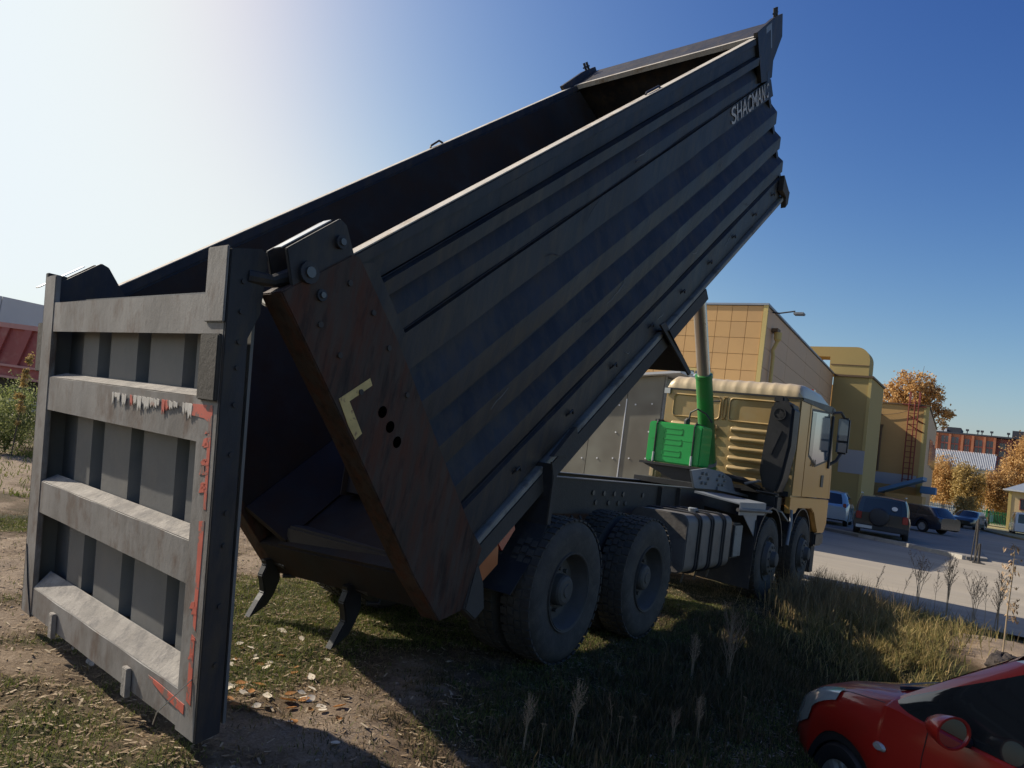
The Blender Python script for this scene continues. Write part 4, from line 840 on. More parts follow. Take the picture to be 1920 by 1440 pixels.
# polycarbonate booth leaning towards the ochre building (its sheets run slightly uphill)
booth = empty('polycarbonate_shelter', (15, 4.66, 0), 0, 'grey translucent polycarbonate shelter standing behind the truck frame', 'shelter')
sl = -.118
def bq(y, z, x=0): return (x, y, z + sl * y)
for k in range(4):
    y0 = -.0 + k * 1.12; mb = MB(); mb.hexa([bq(y0 + .01, .2), bq(y0 + 1.11, .2), bq(y0 + 1.11, .2, .03), bq(y0 + .01, .2, .03), bq(y0 + .01, 4.24), bq(y0 + 1.11, 4.24), bq(y0 + 1.11, 4.24, .03), bq(y0 + .01, 4.24, .03)]); mb.build('translucent_sheet', 'poly', booth)
for y in (.0, 1.12, 2.24, 3.36, 4.48): MB().tube([bq(y, .1, .08), bq(y, 4.25, .08)], .045, 6).build('frame_post', 'ledge', booth)
for y in (1.12, 3.36): MB().tube([bq(y, .1, -.01), bq(y, 3.6, -.01)], .018, 6).build('seam_strip', 'whitepaint', booth)
for z in (1.82, 2.6, 3.42):
    MB().tube([bq(.0, z, .06), bq(4.5, z, .06)], .03, 6).build('frame_rail', 'ledge', booth)
    for k in range(9 if z != 2.6 else 4):
        y = .3 + k * (.52 if z != 2.6 else 1.05); MB().tube([bq(y, z, -.02), bq(y, z, .0)], .024, 8).build('cap_screw', 'whitepaint', booth)
MB().tube([bq(.6, .4, .09), bq(3.2, 2.6, .09)], .035, 6).build('brace', 'ledge', booth); MB().tube([bq(3.2, .4, .09), bq(1.2, 2.4, .09)], .035, 6).build('brace', 'ledge', booth)
MB().hexa([bq(-.55, 4.26, -.25), bq(4.8, 4.26, -.25), bq(4.8, 4.26, 8.8), bq(-.55, 4.26, 8.8), bq(-.55, 4.33, -.25), bq(4.8, 4.33, -.25), bq(4.8, 4.33, 8.8), bq(-.55, 4.33, 8.8)]).build('shelter_roof', 'paleroof', booth)
MB().box(.2, 8.8, -.0, .03, .1, 4.2).build('side_sheet', 'poly', booth); MB().box(.1, 8.8, .5, 4.4, .1, 3.6).build('inner_partition', 'white_wall', booth)
for k in range(5): MB().hexa([bq(-.62 + .0, 4.33, .3 + k * .5), bq(-.52, 4.33, .3 + k * .5), bq(-.52, 4.33, .6 + k * .5), bq(-.62, 4.33, .6 + k * .5), bq(-.62, 4.40, .3 + k * .5), bq(-.52, 4.40, .3 + k * .5), bq(-.52, 4.40, .6 + k * .5), bq(-.62, 4.40, .6 + k * .5)]).build('roof_crest', 'whitepaint', booth)
# brick flats far behind
bk = empty('brick_apartments', (140, 3, 0), 0, 'orange brick apartment block with balconies and roof vents, far beyond the trees', 'apartment block')
bb = lambda nm, m, x0, x1, y0, y1, z0, z1: MB().box(x0, x1, y0 - 3, y1 - 3, z0, z1).build(nm, m, bk)
bb('wall', 'brick', .5, 14, .3, 9.3, 0, 13.7); bb('wall', 'brickdark', 1.2, 14, -2.0, .3, 0, 13.6); bb('roof', 'roofdark', .3, 14, -2.1, 9.4, 13.7, 13.95); bb('roof_hut', 'roofdark', 3, 9, 5.4, 8.2, 13.95, 15.0); bb('roof_hut', 'roofdark', 2, 9, -5.5, -1.9, 13.9, 15.2)
bb('wall', 'brickdark', 2.2, 14, -8, -2.0, 0, 13.8)
for (y0, y1, z0, z1) in ((6.9, 8.0, 10.9, 13.25), (5.4, 6.5, 10.9, 13.15), (3.85, 4.6, 10.9, 13.0), (2.0, 3.1, 10.8, 13.0), (.5, 1.52, 10.8, 13.0)):
    b_ = bb('balcony', 'winglass', .44, .52, y0, y1, z0, z1)
    for yy in (y0, (y0 + y1) / 2, y1): MB().box(.38, .43, yy - .04 - 3, yy + .04 - 3, z0, z1).build('mullion', 'brickdark', b_)
    MB().box(.3, .42, y0 - 3, y1 - 3, (z0 + z1) / 2 - .12, (z0 + z1) / 2 + .08).build('balcony_slab', 'brickdark', b_)
for y in (.35, 1.75, 3.4, 4.9, 6.7, 8.6): bb('brick_pier', 'brick', .1, .5, y - .18, y + .18, 0, 13.6)
for z in (9.6, 11.1, 12.4): bb('window', 'winglass', 1.1, 1.2, -1.25, -.3, z - .45, z + .5)
for y in (7.84, 4.35, 2.83, 2.24, .9, -1.41):
    c_ = bb('roof_vent', 'roofdark', 1.0, 1.2, y - .07, y + .07, 13.95, 14.4); MB().box(.9, 1.3, y - .22 - 3, y + .22 - 3, 14.4, 14.7).build('vent_cap', 'roofdark', c_)
bb('white_tank', 'whitepaint', 2, 4, 7.4, 8.6, 14, 14.6)
sr = empty('striped_roof_shed', (120, 3, 0), 0, 'shed with a pale ribbed metal roof in front of the brick flats', 'shed')
MB().box(0, 20, -3.4, 4, 0, 7.4).build('shed_wall', 'white_wall', sr)
MB().hexa([(-.4, -3.6, 7.2), (4, -3.6, 9.7), (4, 4.2, 9.55), (-.4, 4.2, 7.2), (-.4, -3.6, 7.3), (4, -3.6, 9.8), (4, 4.2, 9.65), (-.4, 4.2, 7.3)]).build('roof_sheet', 'greyroof', sr)
for k in range(36):
    y = -3.5 + k * .215; MB().hexa([(-.42, y, 7.3), (4.02, y, 9.8), (4.02, y + .09, 9.8), (-.42, y + .09, 7.3), (-.42, y, 7.4), (4.02, y, 9.9), (4.02, y + .09, 9.9), (-.42, y + .09, 7.4)]).build('roof_rib', 'paleroof', sr)
hs = empty('cream_house', (85, -2.9, 0), 0, 'small cream house with a grey hipped roof, behind the white van', 'house')
MB().box(0, 8, -9, 0, 0, 4.0).build('wall', 'cream', hs); MB().box(-.05, 0, -.25, 0.02, 0, 4.05).build('quoin', 'yellowtrim', hs)
MB().add([(-.5, .45, 4.05), (-.5, -9.5, 4.05), (8.5, -9.5, 4.05), (8.5, .45, 4.05), (3, -3, 5.9), (3, -6, 5.9)], [(0, 1, 5, 4), (1, 2, 5), (2, 3, 4, 5), (3, 0, 4), (3, 2, 1, 0)]).build('roof', 'greyroof', hs)
MB().box(-.55, -.45, -9.5, .5, 3.95, 4.1).build('gutter', 'whitepaint', hs)
f_ = MB().box(-.06, -.0, -1.9, -.95, 2.2, 3.3).build('window_frame', 'brickdark', hs); MB().box(-.07, -.061, -1.82, -1.03, 2.28, 3.22).build('pane', 'winglass', f_)
for k in range(4): MB().box(-.1, -.075, -1.8 + k * .24, -1.77 + k * .24, 2.25, 3.25).build('window_bar', 'black', f_)
f_ = MB().box(-.06, -.0, -5, -4, 2.2, 3.3).build('window_frame', 'brickdark', hs)
# fences
gf = empty('green_picket_fence', (95, -.9, 0), 0, 'bright green metal picket fence beyond the road', 'fence')
for k in range(24):
    y = 1.6 - k * .15; MB().box(-.03, .03, y - .03, y + .04, .25, 1.75).build('picket', 'greenfence', gf)
for z in (.4, 1.5): MB().box(.03, .07, -2.0, 1.7, z, z + .08).build('fence_rail', 'greenfence', gf)
for y in (1.7, -.0, -2.0): MB().box(-.06, .06, y - .06, y + .06, 0, 1.9).build('fence_post', 'greenfence', gf)
MB().box(-.5, -.35, -.15, .75, 0, .95).build('fence_block', 'cream', gf)
pf = empty('pale_picket_fence', (70, 1.5, 0), 0, 'pale green picket fence behind the dark parked cars', 'fence')
for k in range(14):
    y = .95 - k * .13; MB().box(-.02, .02, y - .03, y + .03, .1, 1.75).build('picket', 'palefence', pf)
for z in (.4, 1.5): MB().box(.02, .05, -.9, 1.0, z, z + .06).build('fence_rail', 'palefence', pf)
lw = tag(bx('low_wall', 'concrete', 68, 68.5, -.95, .5, .1, .78, None, .03), 'low pale concrete wall in front of the orange bushes', 'wall')
# pair of dark posts at the kerb corner
for i, (x, y, h, lb) in enumerate(((23.3, -3.0, 1.35, 'tall thin dark steel post at the kerb corner'), (22.6, -3.12, .62, 'short dark steel post with a foot plate by the kerb corner'))):
    r_ = empty('kerb_post', (x, y, 0), 0, lb, 'post')
    MB().tube([(0, 0, 0), (0, 0, h)], .035, 8).build('shaft', 'chassis', r_); MB().box(-.16, .16, -.16, .16, 0.0, .03).build('foot_plate', 'chassis', r_)
    MB().tube([(0, .12, 0), (0, .03, h * .95)], .018, 6).build('stay', 'chassis', r_)
# left background: pale wall and a red tipper
ww = empty('pale_hall', (2, 42, 0), 0, 'long pale sheet-clad hall on the far left, behind the red tipper', 'hall')
for k in range(6): MB().box(k * 4.0 + .02 - 6, k * 4.0 + 3.98 - 6, 0, .2, 0, 5.75).build('wall_panel', 'white_wall', ww)
MB().box(-6, -1.1 + 3.2, -.05, -.0, 4.6, 5.8).build('dark_strip', 'greyroof', ww); MB().box(-6, 18, .2, 9, 0, 5.7).build('hall_body', 'white_wall', ww)
rt = empty('red_tipper', (6.5, 25, 0), R(-64), 'faded red ribbed tipper truck body parked on the far left', 'tipper truck')
MB().box(-4, 3.2, 0, 2.4, 1.55, 3.30).build('tipper_wall', 'redtruck', rt); MB().box(-4.1, 3.3, -.1, .0, 3.25, 3.42).build('top_rail', 'redrail', rt); MB().box(-4.1, 3.3, -.1, .0, 1.9, 1.98).build('side_rail', 'redrail', rt); MB().box(-4.1, 3.3, -.1, .0, 1.50, 1.58).build('bottom_rail', 'redrail', rt)
for k in range(8):
    x = -3.9 + k * .9; MB().hexa([(x, -.09, 1.98), (x + .3, -.09, 1.98), (x + .3, 0, 1.98), (x, 0, 1.98), (x + .35, -.09, 3.25), (x + .65, -.09, 3.25), (x + .65, 0, 3.25), (x + .35, 0, 3.25)]).build('rib', 'redtruck', rt)
MB().box(-3.8, 3, .3, 2.1, .8, 1.5).build('underframe', 'chassis', rt)
for x in (-2.8, -1.5, 2.2): MB().lathe([(0, 0), (.3, 0), (.34, .03), (.5, 0), (.52, .06), (.52, .3), (0, .3)], 24, lambda a, b, c_, x=x: (x + a, b + .02, .52 + c_)).build('wheel', 'tyre', rt, smooth=35)

# ================================================================== CARS
def car(name, loc, rz, label, paint, P, group=None):
    """P: L, W, H, wheelbase etc. local frame: nose at x=0, tail at x=-L, y left, z up"""
    root = empty(name, loc, rz, label, 'car', group)
    L, W = P['L'], P['W'] / 2; fw, rwx = -P['fo'], -(P['fo'] + P['wb']); wr = P['wr']; ar = wr + .055
    top = P['top']      # list of (x, z) hood/deck line ; shoulder line
    belt = P['belt']    # (x,z)
    def li(tab, x):
        t = sorted(tab); xs = [a for a, _ in t]; return float(np.interp(x, xs, [b for _, b in t]))
    def half(x):
        a = -x; t = max(0, 1 - a / P.get('nr', .55)); u = max(0, 1 - (L + x) / P.get('rr', .35)); return W * (1 - P.get('nt', .30) * t ** 2.2 - P.get('rt', .12) * u ** 2)
    def zb(x):
        z = P['sill'] + .10 * max(0, 1 + x / .25) + .08 * max(0, 1 - (L + x) / .25)
        for c_ in (fw, rwx):
            d = abs(x - c_)
            if d < ar: z = max(z, wr + math.sqrt(ar * ar - d * d))
        return z
    xs = set(np.linspace(0, -L, 46).tolist())
    for c_ in (fw, rwx):
        for k in range(15): xs.add(c_ + ar * math.cos(math.pi * k / 14) * .9999)
    for k in range(8): xs.add(-.03 * k)
    xs = sorted(xs, reverse=True)
    def section(x):
        w_ = half(x); b = zb(x); bl = li(belt, x); tp = li(P['top'], x); cr = P.get('crease', .72)
        zz = b + (bl - b) * np.array([0, .18, .5, .78, 1.0]); ww_ = w_ * np.array([.965, .995, 1.0, .992, .955])
        pts = [(ww_[i], zz[i]) for i in range(5)]
        pts += [(w_ * .86, bl + (tp - bl) * .55), (w_ * .62, bl + (tp - bl) * .9), (0, tp)]
        return pts
    mb = MB(); n_ = 15
    for x in xs:
        s_ = section(x); row = [(x, y, z) for y, z in s_] + [(x, -y, z) for y, z in s_[-2::-1]]
        mb.v += row
    for i in range(len(xs) - 1):
        for k in range(n_ - 1): a = i * n_ + k; mb.f.append((a, a + 1, a + n_ + 1, a + n_))
    mb.f.append(tuple(range(n_ - 1, -1, -1))); mb.f.append(tuple(range((len(xs) - 1) * n_, len(xs) * n_)))
    body = mb.build('body', paint, root, smooth=38)
    # wheel wells, floor
    mb = MB(); mb.box(-L + .3, -.3, -W * .80, W * .80, P['sill'] + .02, .62); mb.build('underbody', 'black', root)
    # greenhouse
    g = P['gh']   # base: x front/rear at belt, roof: x front/rear, roof z
    xb0, xb1, xr0, xr1, zr = g['bf'], g['br'], g['rf'], g['rr'], P['H']; wrf = W * g.get('rw', .72)
    def sidep(u, v, s_, off=0):   # u 0 front .. 1 rear ; v 0 belt .. 1 roof
        xb_ = xb0 + (xb1 - xb0) * u; xr_ = xr0 + (xr1 - xr0) * u; x = xb_ + (xr_ - xb_) * v
        zbt = li(belt, xb_) - .01; zt = zr - .045 - .05 * (2 * u - 1) ** 2; bul = .035 * math.sin(math.pi * v)
        wb_ = half(xb_) * .935; y = wb_ + (wrf - wb_) * v + bul + off
        if u < .12: y -= .05 * (1 - u / .12) ** 2
        if u > .9: y -= .06 * ((u - .9) / .1) ** 2
        return (x, s_ * y, zbt + (zt - zbt) * v)
    for s_ in (1, -1):
        MB().grid(lambda u, v, s_=s_: sidep(u, v, s_), 30, 8).build('cabin_side', paint, root, smooth=40, fix=False)
        for (u0, u1, v0, v1, sh) in g['wins']:
            mb = MB()
            def wf(a, b, s_=s_, u0=u0, u1=u1, v0=v0, v1=v1, sh=sh):
                ub = u0 + (u1 - u0) * a; v = v0 + (v1 - v0) * b
                if sh == 'tri': v = v0 + (v1 - v0) * b * min(1, .25 + a * 1.0)
                if sh == 'dtri': v = v0 + (v1 - v0) * b * min(1, 1.15 - a * .9)
                return sidep(ub, v, s_, .006)
            mb.grid(wf, 12, 5); mb.build('side_window', P.get('glass', 'glass'), root, smooth=True, fix=False)
    def roofp(u, v):   # u front..rear, v -1..1
        a = sidep(u, 1, 1); y = a[1] * (2 * v - 1); return (a[0], y, a[2] + .045 * (1 - (2 * v - 1) ** 2))
    MB().grid(roofp, 24, 12).build('roof', P.get('roofm', paint), root, smooth=40, fix=False)
    def frontp(v, h, off=0, u=0.0):
        a = sidep(u, v, 1); x = a[0] + (.16 if u == 0 else -.04) * (1 - (2 * h - 1) ** 2); return (x + (off if u == 0 else -off), a[1] * (2 * h - 1), a[2] + .045 * (1 - (2 * h - 1) ** 2) * v)
    MB().grid(lambda u, v: frontp(u, v), 8, 14).build('windscreen_surround', paint, root, smooth=40, fix=False)
    MB().grid(lambda u, v: frontp(.04 + u * .88, .07 + v * .86, .008), 8, 14).build('windscreen', P.get('glass', 'glass'), root, smooth=True, fix=False)
    MB().grid(lambda u, v: frontp(u, v, 0, 1.0), 8, 14).build('tailgate', paint, root, smooth=40, fix=False)
    MB().grid(lambda u, v: frontp(.10 + u * .78, .10 + v * .80, .008, 1.0), 8, 14).build('rear_window', P.get('glass', 'glass'), root, smooth=True, fix=False)
    for cx_ in (fw, rwx):
        for s_ in (1, -1):
            y0 = s_ * (W - .03); T = lambda a, b, c_, cx_=cx_, y0=y0, s_=s_: (cx_ + a, y0 - s_ * b, wr + c_)
            ty = MB().lathe([(wr * .62, .01), (wr * .68, -.0), (wr * .9, .0), (wr * .98, .03), (wr, .06), (wr, .16), (wr * .9, .2), (0, .2)], 32, T).build('wheel', 'black', root, smooth=35)
            mb = MB(); mb.lathe([(wr * .64, .01), (wr * .60, .025), (wr * .56, .07), (0, .08)], 32, T)
            for k in range(7):
                a = 2 * math.pi * k / 7; mb.hexa([T(r_ * math.cos(a + d_), b_, r_ * math.sin(a + d_)) for b_ in (.06, .02) for r_, d_ in ((wr * .1, -.35), (wr * .6, -.12), (wr * .6, .12), (wr * .1, .35))])
            mb.lathe([(0, .015), (wr * .12, .02), (wr * .14, .06)], 16, T); mb.build('rim', 'silver' if not P.get('darkrim') else 'rim', ty, smooth=35)
    return root, body, li, half, section, sidep
# red hatchback, lower right, standing on lower ground
PR = dict(L=4.0, W=1.69, H=1.53, fo=.80, wb=2.6, wr=.30, sill=.20, nt=.34, nr=.75,
          top=[(0, .60), (-.06, .70), (-.2, .80), (-.5, .93), (-.9, 1.03), (-1.15, 1.08), (-3.7, 1.05), (-4.0, .85)],
          belt=[(0, .50), (-.06, .60), (-.2, .70), (-.5, .83), (-.8, .92), (-1.2, .97), (-1.6, .96), (-2.6, .98), (-3.6, 1.03), (-4.0, .8)],
          gh=dict(bf=-1.02, br=-3.85, rf=-1.75, rr=-3.5, rw=.70, wins=[(.02, .148, .03, .9, 'tri'), (.142, .46, .05, .90, ''), (.48, .78, .06, .90, ''), (.80, .93, .10, .88, 'dtri')]))
car1, b1, li1, half1, sec1, side1 = car('red_car', (1.30, -3.22, CAR_Z), R(48), 'bright red hatchback in the lower right corner, nose in the weeds', 'redpaint', PR)
def surf1(x, v, off=.004, s_=1):   # point on the lower side surface
    pts = sec1(x); seg = v * (len(pts) - 1); i = min(int(seg), len(pts) - 2); f = seg - i
    y = pts[i][0] * (1 - f) + pts[i + 1][0] * f; z = pts[i][1] * (1 - f) + pts[i + 1][1] * f; return (x, s_ * (y + off), z + off * .6)
for s_ in (1, -1):
    MB().grid(lambda u, v, s_=s_: surf1(-.13 - u * .62, .33 + .10 * u + v * (.16 + .26 * u * (1.2 - u)) , .012, s_), 14, 8).build('headlight', 'headlamp', car1, smooth=True, fix=False)
    mb = MB(); mb.lathe([(.0, -.02), (.03, -.018), (.042, 0)], 14, lambda a, b, c_, s_=s_: (-1.17 + a * 1.25, s_ * (half1(-1.17) * 1.002 - b), .73 + c_ * .62)); mb.build('side_marker', 'headlamp', car1, smooth=True)
    m0 = MB(); T = lambda a, b, c_, s_=s_: (-1.78 + b * 1.0, s_ * (.985 + a * .9), 1.06 + c_ * .72)
    m0.lathe([(0, .11), (.05, .10), (.09, .05), (.115, -.02), (.12, -.05), (.105, -.05), (.10, -.04)], 20, T); mo = m0.build('door_mirror', 'redpaint', car1, smooth=50)
    MB().lathe([(0, -.042), (.10, -.042)], 20, T).build('mirror_glass', 'mirror', mo); MB().tube([(-1.74, s_ * .80, .99), (-1.76, s_ * .92, 1.01)], .03, 8).build('mirror_foot', 'black', mo)
    mb = MB(); mb.grid(lambda u, v, s_=s_: surf1(-.74 - u * .38, .598 + v * .008, .002, s_), 16, 1); mb.build('bonnet_gap', 'black', car1, fix=False)
    for q_ in (.30, .72):
        c0 = surf1(-.16 - q_ * .55, .40 + .1 * q_, -.02, s_); MB().lathe([(0, .03), (.045, .02), (.065, -.012)], 16, lambda a, b, c_, c0=c0, s_=s_: (c0[0] + b * -.5 + a * .6, c0[1] + s_ * (.012 - abs(a) * .1), c0[2] + c_ * .7)).build('lamp_reflector', 'mirror', car1, smooth=True)
    for xx in (-1.48, -2.5):   # door shut lines
        mb = MB(); mb.grid(lambda u, v, s_=s_, xx=xx: surf1(xx - u * .007 , .02 + v * .54, .0015, s_), 1, 20); mb.build('door_gap', 'black', car1, fix=False)
    MB().tube([surf1(-2.28, .46, .03, s_), surf1(-2.45, .46, .03, s_)], .014, 6).build('door_handle', 'redpaint', car1)
    mb = MB()
    for k in range(21):
        a = math.pi * k / 20
        for r_ in (.300, .352): mb.v.append((-.80 + r_ * math.cos(a), s_ * (.80), .30 + r_ * math.sin(a)))
    mb.f = [(2 * i, 2 * i + 1, 2 * i + 3, 2 * i + 2) for i in range(20)]; mb.build('arch_liner', 'black', car1, fix=False)
MB().grid(lambda u, v: (-.005 + .0 - .12 * (2 * v - 1) ** 2 * 1.0 + .02, -.5 + v, .36 + .12 * u), 4, 12).build('bumper_grille', 'black', car1, fix=False)
for y0, y1 in ((-.62, -.02), (.0, .62)):
    MB().tube([(-1.04, y1, 1.045), (-1.12, (y0 + y1) / 2 + .1, 1.075), (-1.18, y0, 1.07)], .011, 6).build('wiper', 'black', car1)
MB().grid(lambda u, v: (-1.00 - u * .08 + .10 * (1 - (2 * v - 1) ** 2), -.60 + v * 1.2, 1.055 + .01 * (1 - (2 * v - 1) ** 2) + u * .02), 2, 12).build('cowl_grille', 'black', car1, fix=False)

# parked cars
PS = dict(L=4.3, W=1.95, H=1.66, fo=.75, wb=2.5, wr=.38, sill=.34, rt=.05, nr=.4, top=[(0, .85), (-.3, 1.0), (-1.2, 1.05), (-4.3, 1.0)], belt=[(0, .75), (-.3, .9), (-1.2, .97), (-4.3, .95)],
          gh=dict(bf=-1.1, br=-4.22, rf=-1.7, rr=-4.05, rw=.80, wins=[(.06, .36, .08, .9, ''), (.38, .66, .08, .9, ''), (.69, .96, .10, .88, '')]), glass='glass', darkrim=1)
suv, *_ = car('dark_suv', (30.25, .75, .0), R(8), 'dark off-road car with a spare wheel on its tail, parked nearest the kerb', 'darkgreenpaint', PS)
mb = MB(); mb.lathe([(0, -.05), (.22, -.05), (.30, -.03), (.34, .02), (.345, .15), (.0, .16)], 28, lambda a, b, c_: (-4.36 - .10 + b, .10 + a, .86 + c_)); mb.build('spare_wheel', 'black', suv, smooth=35)
for s_ in (1, -1): MB().box(-4.335, -4.30, s_ * .78 - .10, s_ * .78 + .10, .72, 1.0).build('tail_light', 'redlamp', suv, bevel=.02); MB().tube([(-1.9, s_ * .76, 1.69), (-3.9, s_ * .76, 1.70)], .03, 6).build('roof_rail', 'silver', suv)
MB().box(-4.42, -4.27, -.9, .9, .36, .56).build('rear_bumper', 'black', suv, bevel=.04); MB().box(-4.435, -4.425, .30, .85, .40, .51).build('number_plate', 'plate', suv)
MB().lathe([(0, 0), (.10, 0)], 16, lambda a, b, c_: (-4.29 , -.40 + a, 1.24 + c_ * .8)).build('window_sticker', 'whitepaint', suv, fix=False)
PW = dict(L=4.5, W=1.75, H=1.42, fo=.85, wb=2.65, wr=.31, sill=.22, top=[(0, .62), (-.3, .8), (-1.2, .95), (-3.6, .97), (-4.5, .88)], belt=[(0, .55), (-.3, .74), (-1.2, .88), (-4.2, .9), (-4.5, .8)],
          gh=dict(bf=-1.15, br=-4.3, rf=-1.9, rr=-3.9, rw=.72, wins=[(.06, .34, .08, .9, ''), (.36, .62, .08, .9, ''), (.65, .93, .10, .85, 'dtri')]))
car('dark_wagon', (42.4, 2.75, .1), R(60), 'navy estate car parked beyond the dark off-road car', 'navypaint', PW)
car('dark_saloon', (62.0, -.35, .1), R(170), 'small black car at the far end of the parked row', 'darkgreenpaint', PW)
PB = dict(PR); bc, *_ = car('light_blue_car', (34.4, 3.35, .1), R(6), 'light blue hatchback half hidden by the truck cab', 'bluepaint', PB)
for s_ in (1, -1): MB().box(-3.98, -3.93, s_ * .66 - .07, s_ * .66 + .07, .75, 1.0).build('tail_light', 'redlamp', bc, bevel=.02)
PV = dict(L=4.6, W=1.8, H=1.95, fo=.8, wb=2.7, wr=.32, sill=.28, nr=.4, top=[(0, .8), (-.3, .98), (-.9, 1.05), (-4.6, 1.0)], belt=[(0, .7), (-.3, .88), (-.9, .97), (-4.6, .95)],
          gh=dict(bf=-.9, br=-4.5, rf=-1.5, rr=-4.4, rw=.84, wins=[(.05, .3, .08, .85, ''), (.34, .6, .08, .85, ''), (.64, .95, .1, .85, '')]))
car('white_van', (74.0, -4.1, .0), R(5), 'white van parked in front of the cream house', 'whitepaint', PV)

# ================================================================== VEGETATION
rng = np.random.default_rng(11)
def np_mesh(name, V, F, m, parent=None):
    """V (n,3), F (k,3 or 4)"""
    me = bpy.data.meshes.new(name); k = F.shape[1]
    me.vertices.add(len(V)); me.vertices.foreach_set('co', V.astype(np.float32).ravel())
    me.loops.add(F.size); me.loops.foreach_set('vertex_index', F.astype(np.int32).ravel())
    me.polygons.add(len(F)); me.polygons.foreach_set('loop_start', np.arange(len(F), dtype=np.int32) * k); me.polygons.foreach_set('loop_total', np.full(len(F), k, np.int32))
    me.update(); me.materials.append(M[m]); o = bpy.data.objects.new(name, me); C.objects.link(o)
    if parent: o.parent = parent
    return o
def blades(name, x, y, z, h, wd, m, lean=.35, curl=1.0):
    """curved two-segment blades: 5 vertices, quad + tri as 2 quads (degenerate tip avoided with tris)"""
    n_ = len(x); a = rng.uniform(0, 2 * np.pi, n_); dx = np.cos(a); dy = np.sin(a); la = rng.uniform(0, 2 * np.pi, n_); ln = rng.uniform(.1, 1, n_) * lean * h
    lx = np.cos(la) * ln; ly = np.sin(la) * ln
    V = np.zeros((n_, 5, 3))
    V[:, 0] = np.stack([x - dx * wd / 2, y - dy * wd / 2, z], -1); V[:, 1] = np.stack([x + dx * wd / 2, y + dy * wd / 2, z], -1)
    V[:, 2] = np.stack([x + dx * wd * .38 + lx * .35, y + dy * wd * .38 + ly * .35, z + h * .55], -1); V[:, 3] = np.stack([x - dx * wd * .38 + lx * .35, y - dy * wd * .38 + ly * .35, z + h * .55], -1)
    V[:, 4] = np.stack([x + lx * curl, y + ly * curl, z + h * (1 - .25 * lean)], -1)
    b = np.arange(n_)[:, None] * 5
    F = np.concatenate([b + np.array([[0, 1, 2]]), b + np.array([[0, 2, 3]]), b + np.array([[3, 2, 4]])], 0)
    o = np_mesh(name, V.reshape(-1, 3), F, m); return o
def seen_ground(n_, x0, x1, y0, y1):
    x = rng.uniform(x0, x1, n_); y = rng.uniform(y0, y1, n_); return x, y
# short turf and dead blades where the soil map, raised in the truck's shadow too, says turf
def scatter(n_, box_, dens):
    x, y = seen_ground(n_, *box_); keep = rng.uniform(0, 1, n_) < dens(x, y); return x[keep], y[keep]
turf = lambda x, y: sstep(.50, .72, soil(x, y) + .25 * (fbm(x, y, 6, 3, 33) - .5))
x, y = scatter(330000, (-4.2, 4.5, -3.2, 5.5), lambda x, y: turf(x, y) * .95 + .03)
h = rng.uniform(.012, .05, len(x)) * (0.6 + .8 * fbm(x, y, 4, 2, 5))
o = blades('grass', x, y, gheight(x, y), h, rng.uniform(.003, .006, len(x)), 'grassblade', 1.1); stuff(o); tag(o, 'short green turf growing in patches round the truck', 'grass')
x, y = scatter(110000, (-4.2, 6.5, -3.4, 6), lambda x, y: sstep(.36, .6, soil(x, y)) * .8 + .05)
o = blades('dead_grass', x, y, gheight(x, y), rng.uniform(.010, .045, len(x)), rng.uniform(.003, .006, len(x)), 'drygrass', 1.6); stuff(o); tag(o, 'flattened dead grass mixed into the turf', 'grass')
x, y = scatter(60000, (-.5, 8.0, 5, 16), lambda x, y: turf(x, y) * .8 + .1)
o = blades('far_grass', x, y, gheight(x, y), rng.uniform(.03, .14, len(x)), rng.uniform(.01, .02, len(x)), 'grassblade', .9); stuff(o); tag(o, 'patchy grass on the dirt beyond the truck', 'grass')
# loose straw and leaf crumbs
x, y = scatter(60000, (-4.2, 5, -3, 5.5), lambda x, y: .25 + .5 * sstep(.35, .6, soil(x, y)))
n_ = len(x); a = rng.uniform(0, np.pi, n_); L_ = rng.uniform(.006, .028, n_); W_ = rng.uniform(.002, .007, n_); zz = gheight(x, y) + rng.uniform(.002, .014, n_); ti = rng.uniform(-.3, .3, n_) * L_
V = np.zeros((n_, 4, 3)); ca_, sa_ = np.cos(a), np.sin(a)
for i, (u, v_) in enumerate(((-1, -1), (1, -1), (1, 1), (-1, 1))): V[:, i] = np.stack([x + ca_ * L_ * u - sa_ * W_ * v_, y + sa_ * L_ * u + ca_ * W_ * v_, zz + ti * u], -1)
o = np_mesh('straw_litter', V.reshape(-1, 3), np.arange(n_ * 4).reshape(-1, 4), 'litter'); stuff(o); tag(o, 'straw bits and leaf crumbs scattered on the soil', 'litter')
# pebbles and clods on the bare soil
cl = MB()
px_, py_ = scatter(5200, (-4.2, 6, -3, 9), lambda x, y: .15 + .8 * sstep(.55, .35, soil(x, y)))
ico = [(0, 0, 1), (.89, 0, .45), (.28, .85, .45), (-.72, .53, .45), (-.72, -.53, .45), (.28, -.85, .45), (.72, .53, -.45), (-.28, .85, -.45), (-.89, 0, -.45), (-.28, -.85, -.45), (.72, -.53, -.45), (0, 0, -1)]
icf = [(0, 1, 2), (0, 2, 3), (0, 3, 4), (0, 4, 5), (0, 5, 1), (1, 6, 2), (2, 7, 3), (3, 8, 4), (4, 9, 5), (5, 10, 1), (6, 7, 2), (7, 8, 3), (8, 9, 4), (9, 10, 5), (10, 6, 1), (11, 7, 6), (11, 8, 7), (11, 9, 8), (11, 10, 9), (11, 6, 10)]
gz = gheight(px_, py_)
for a, b, c_ in zip(px_, py_, gz):
    r_ = random.choice((.004, .006, .008, .012)) * random.uniform(.7, 1.5); cl.add([(a + q[0] * r_ * random.uniform(.7, 1.4), b + q[1] * r_ * random.uniform(.7, 1.4), c_ + q[2] * r_ * .6) for q in ico], icf)
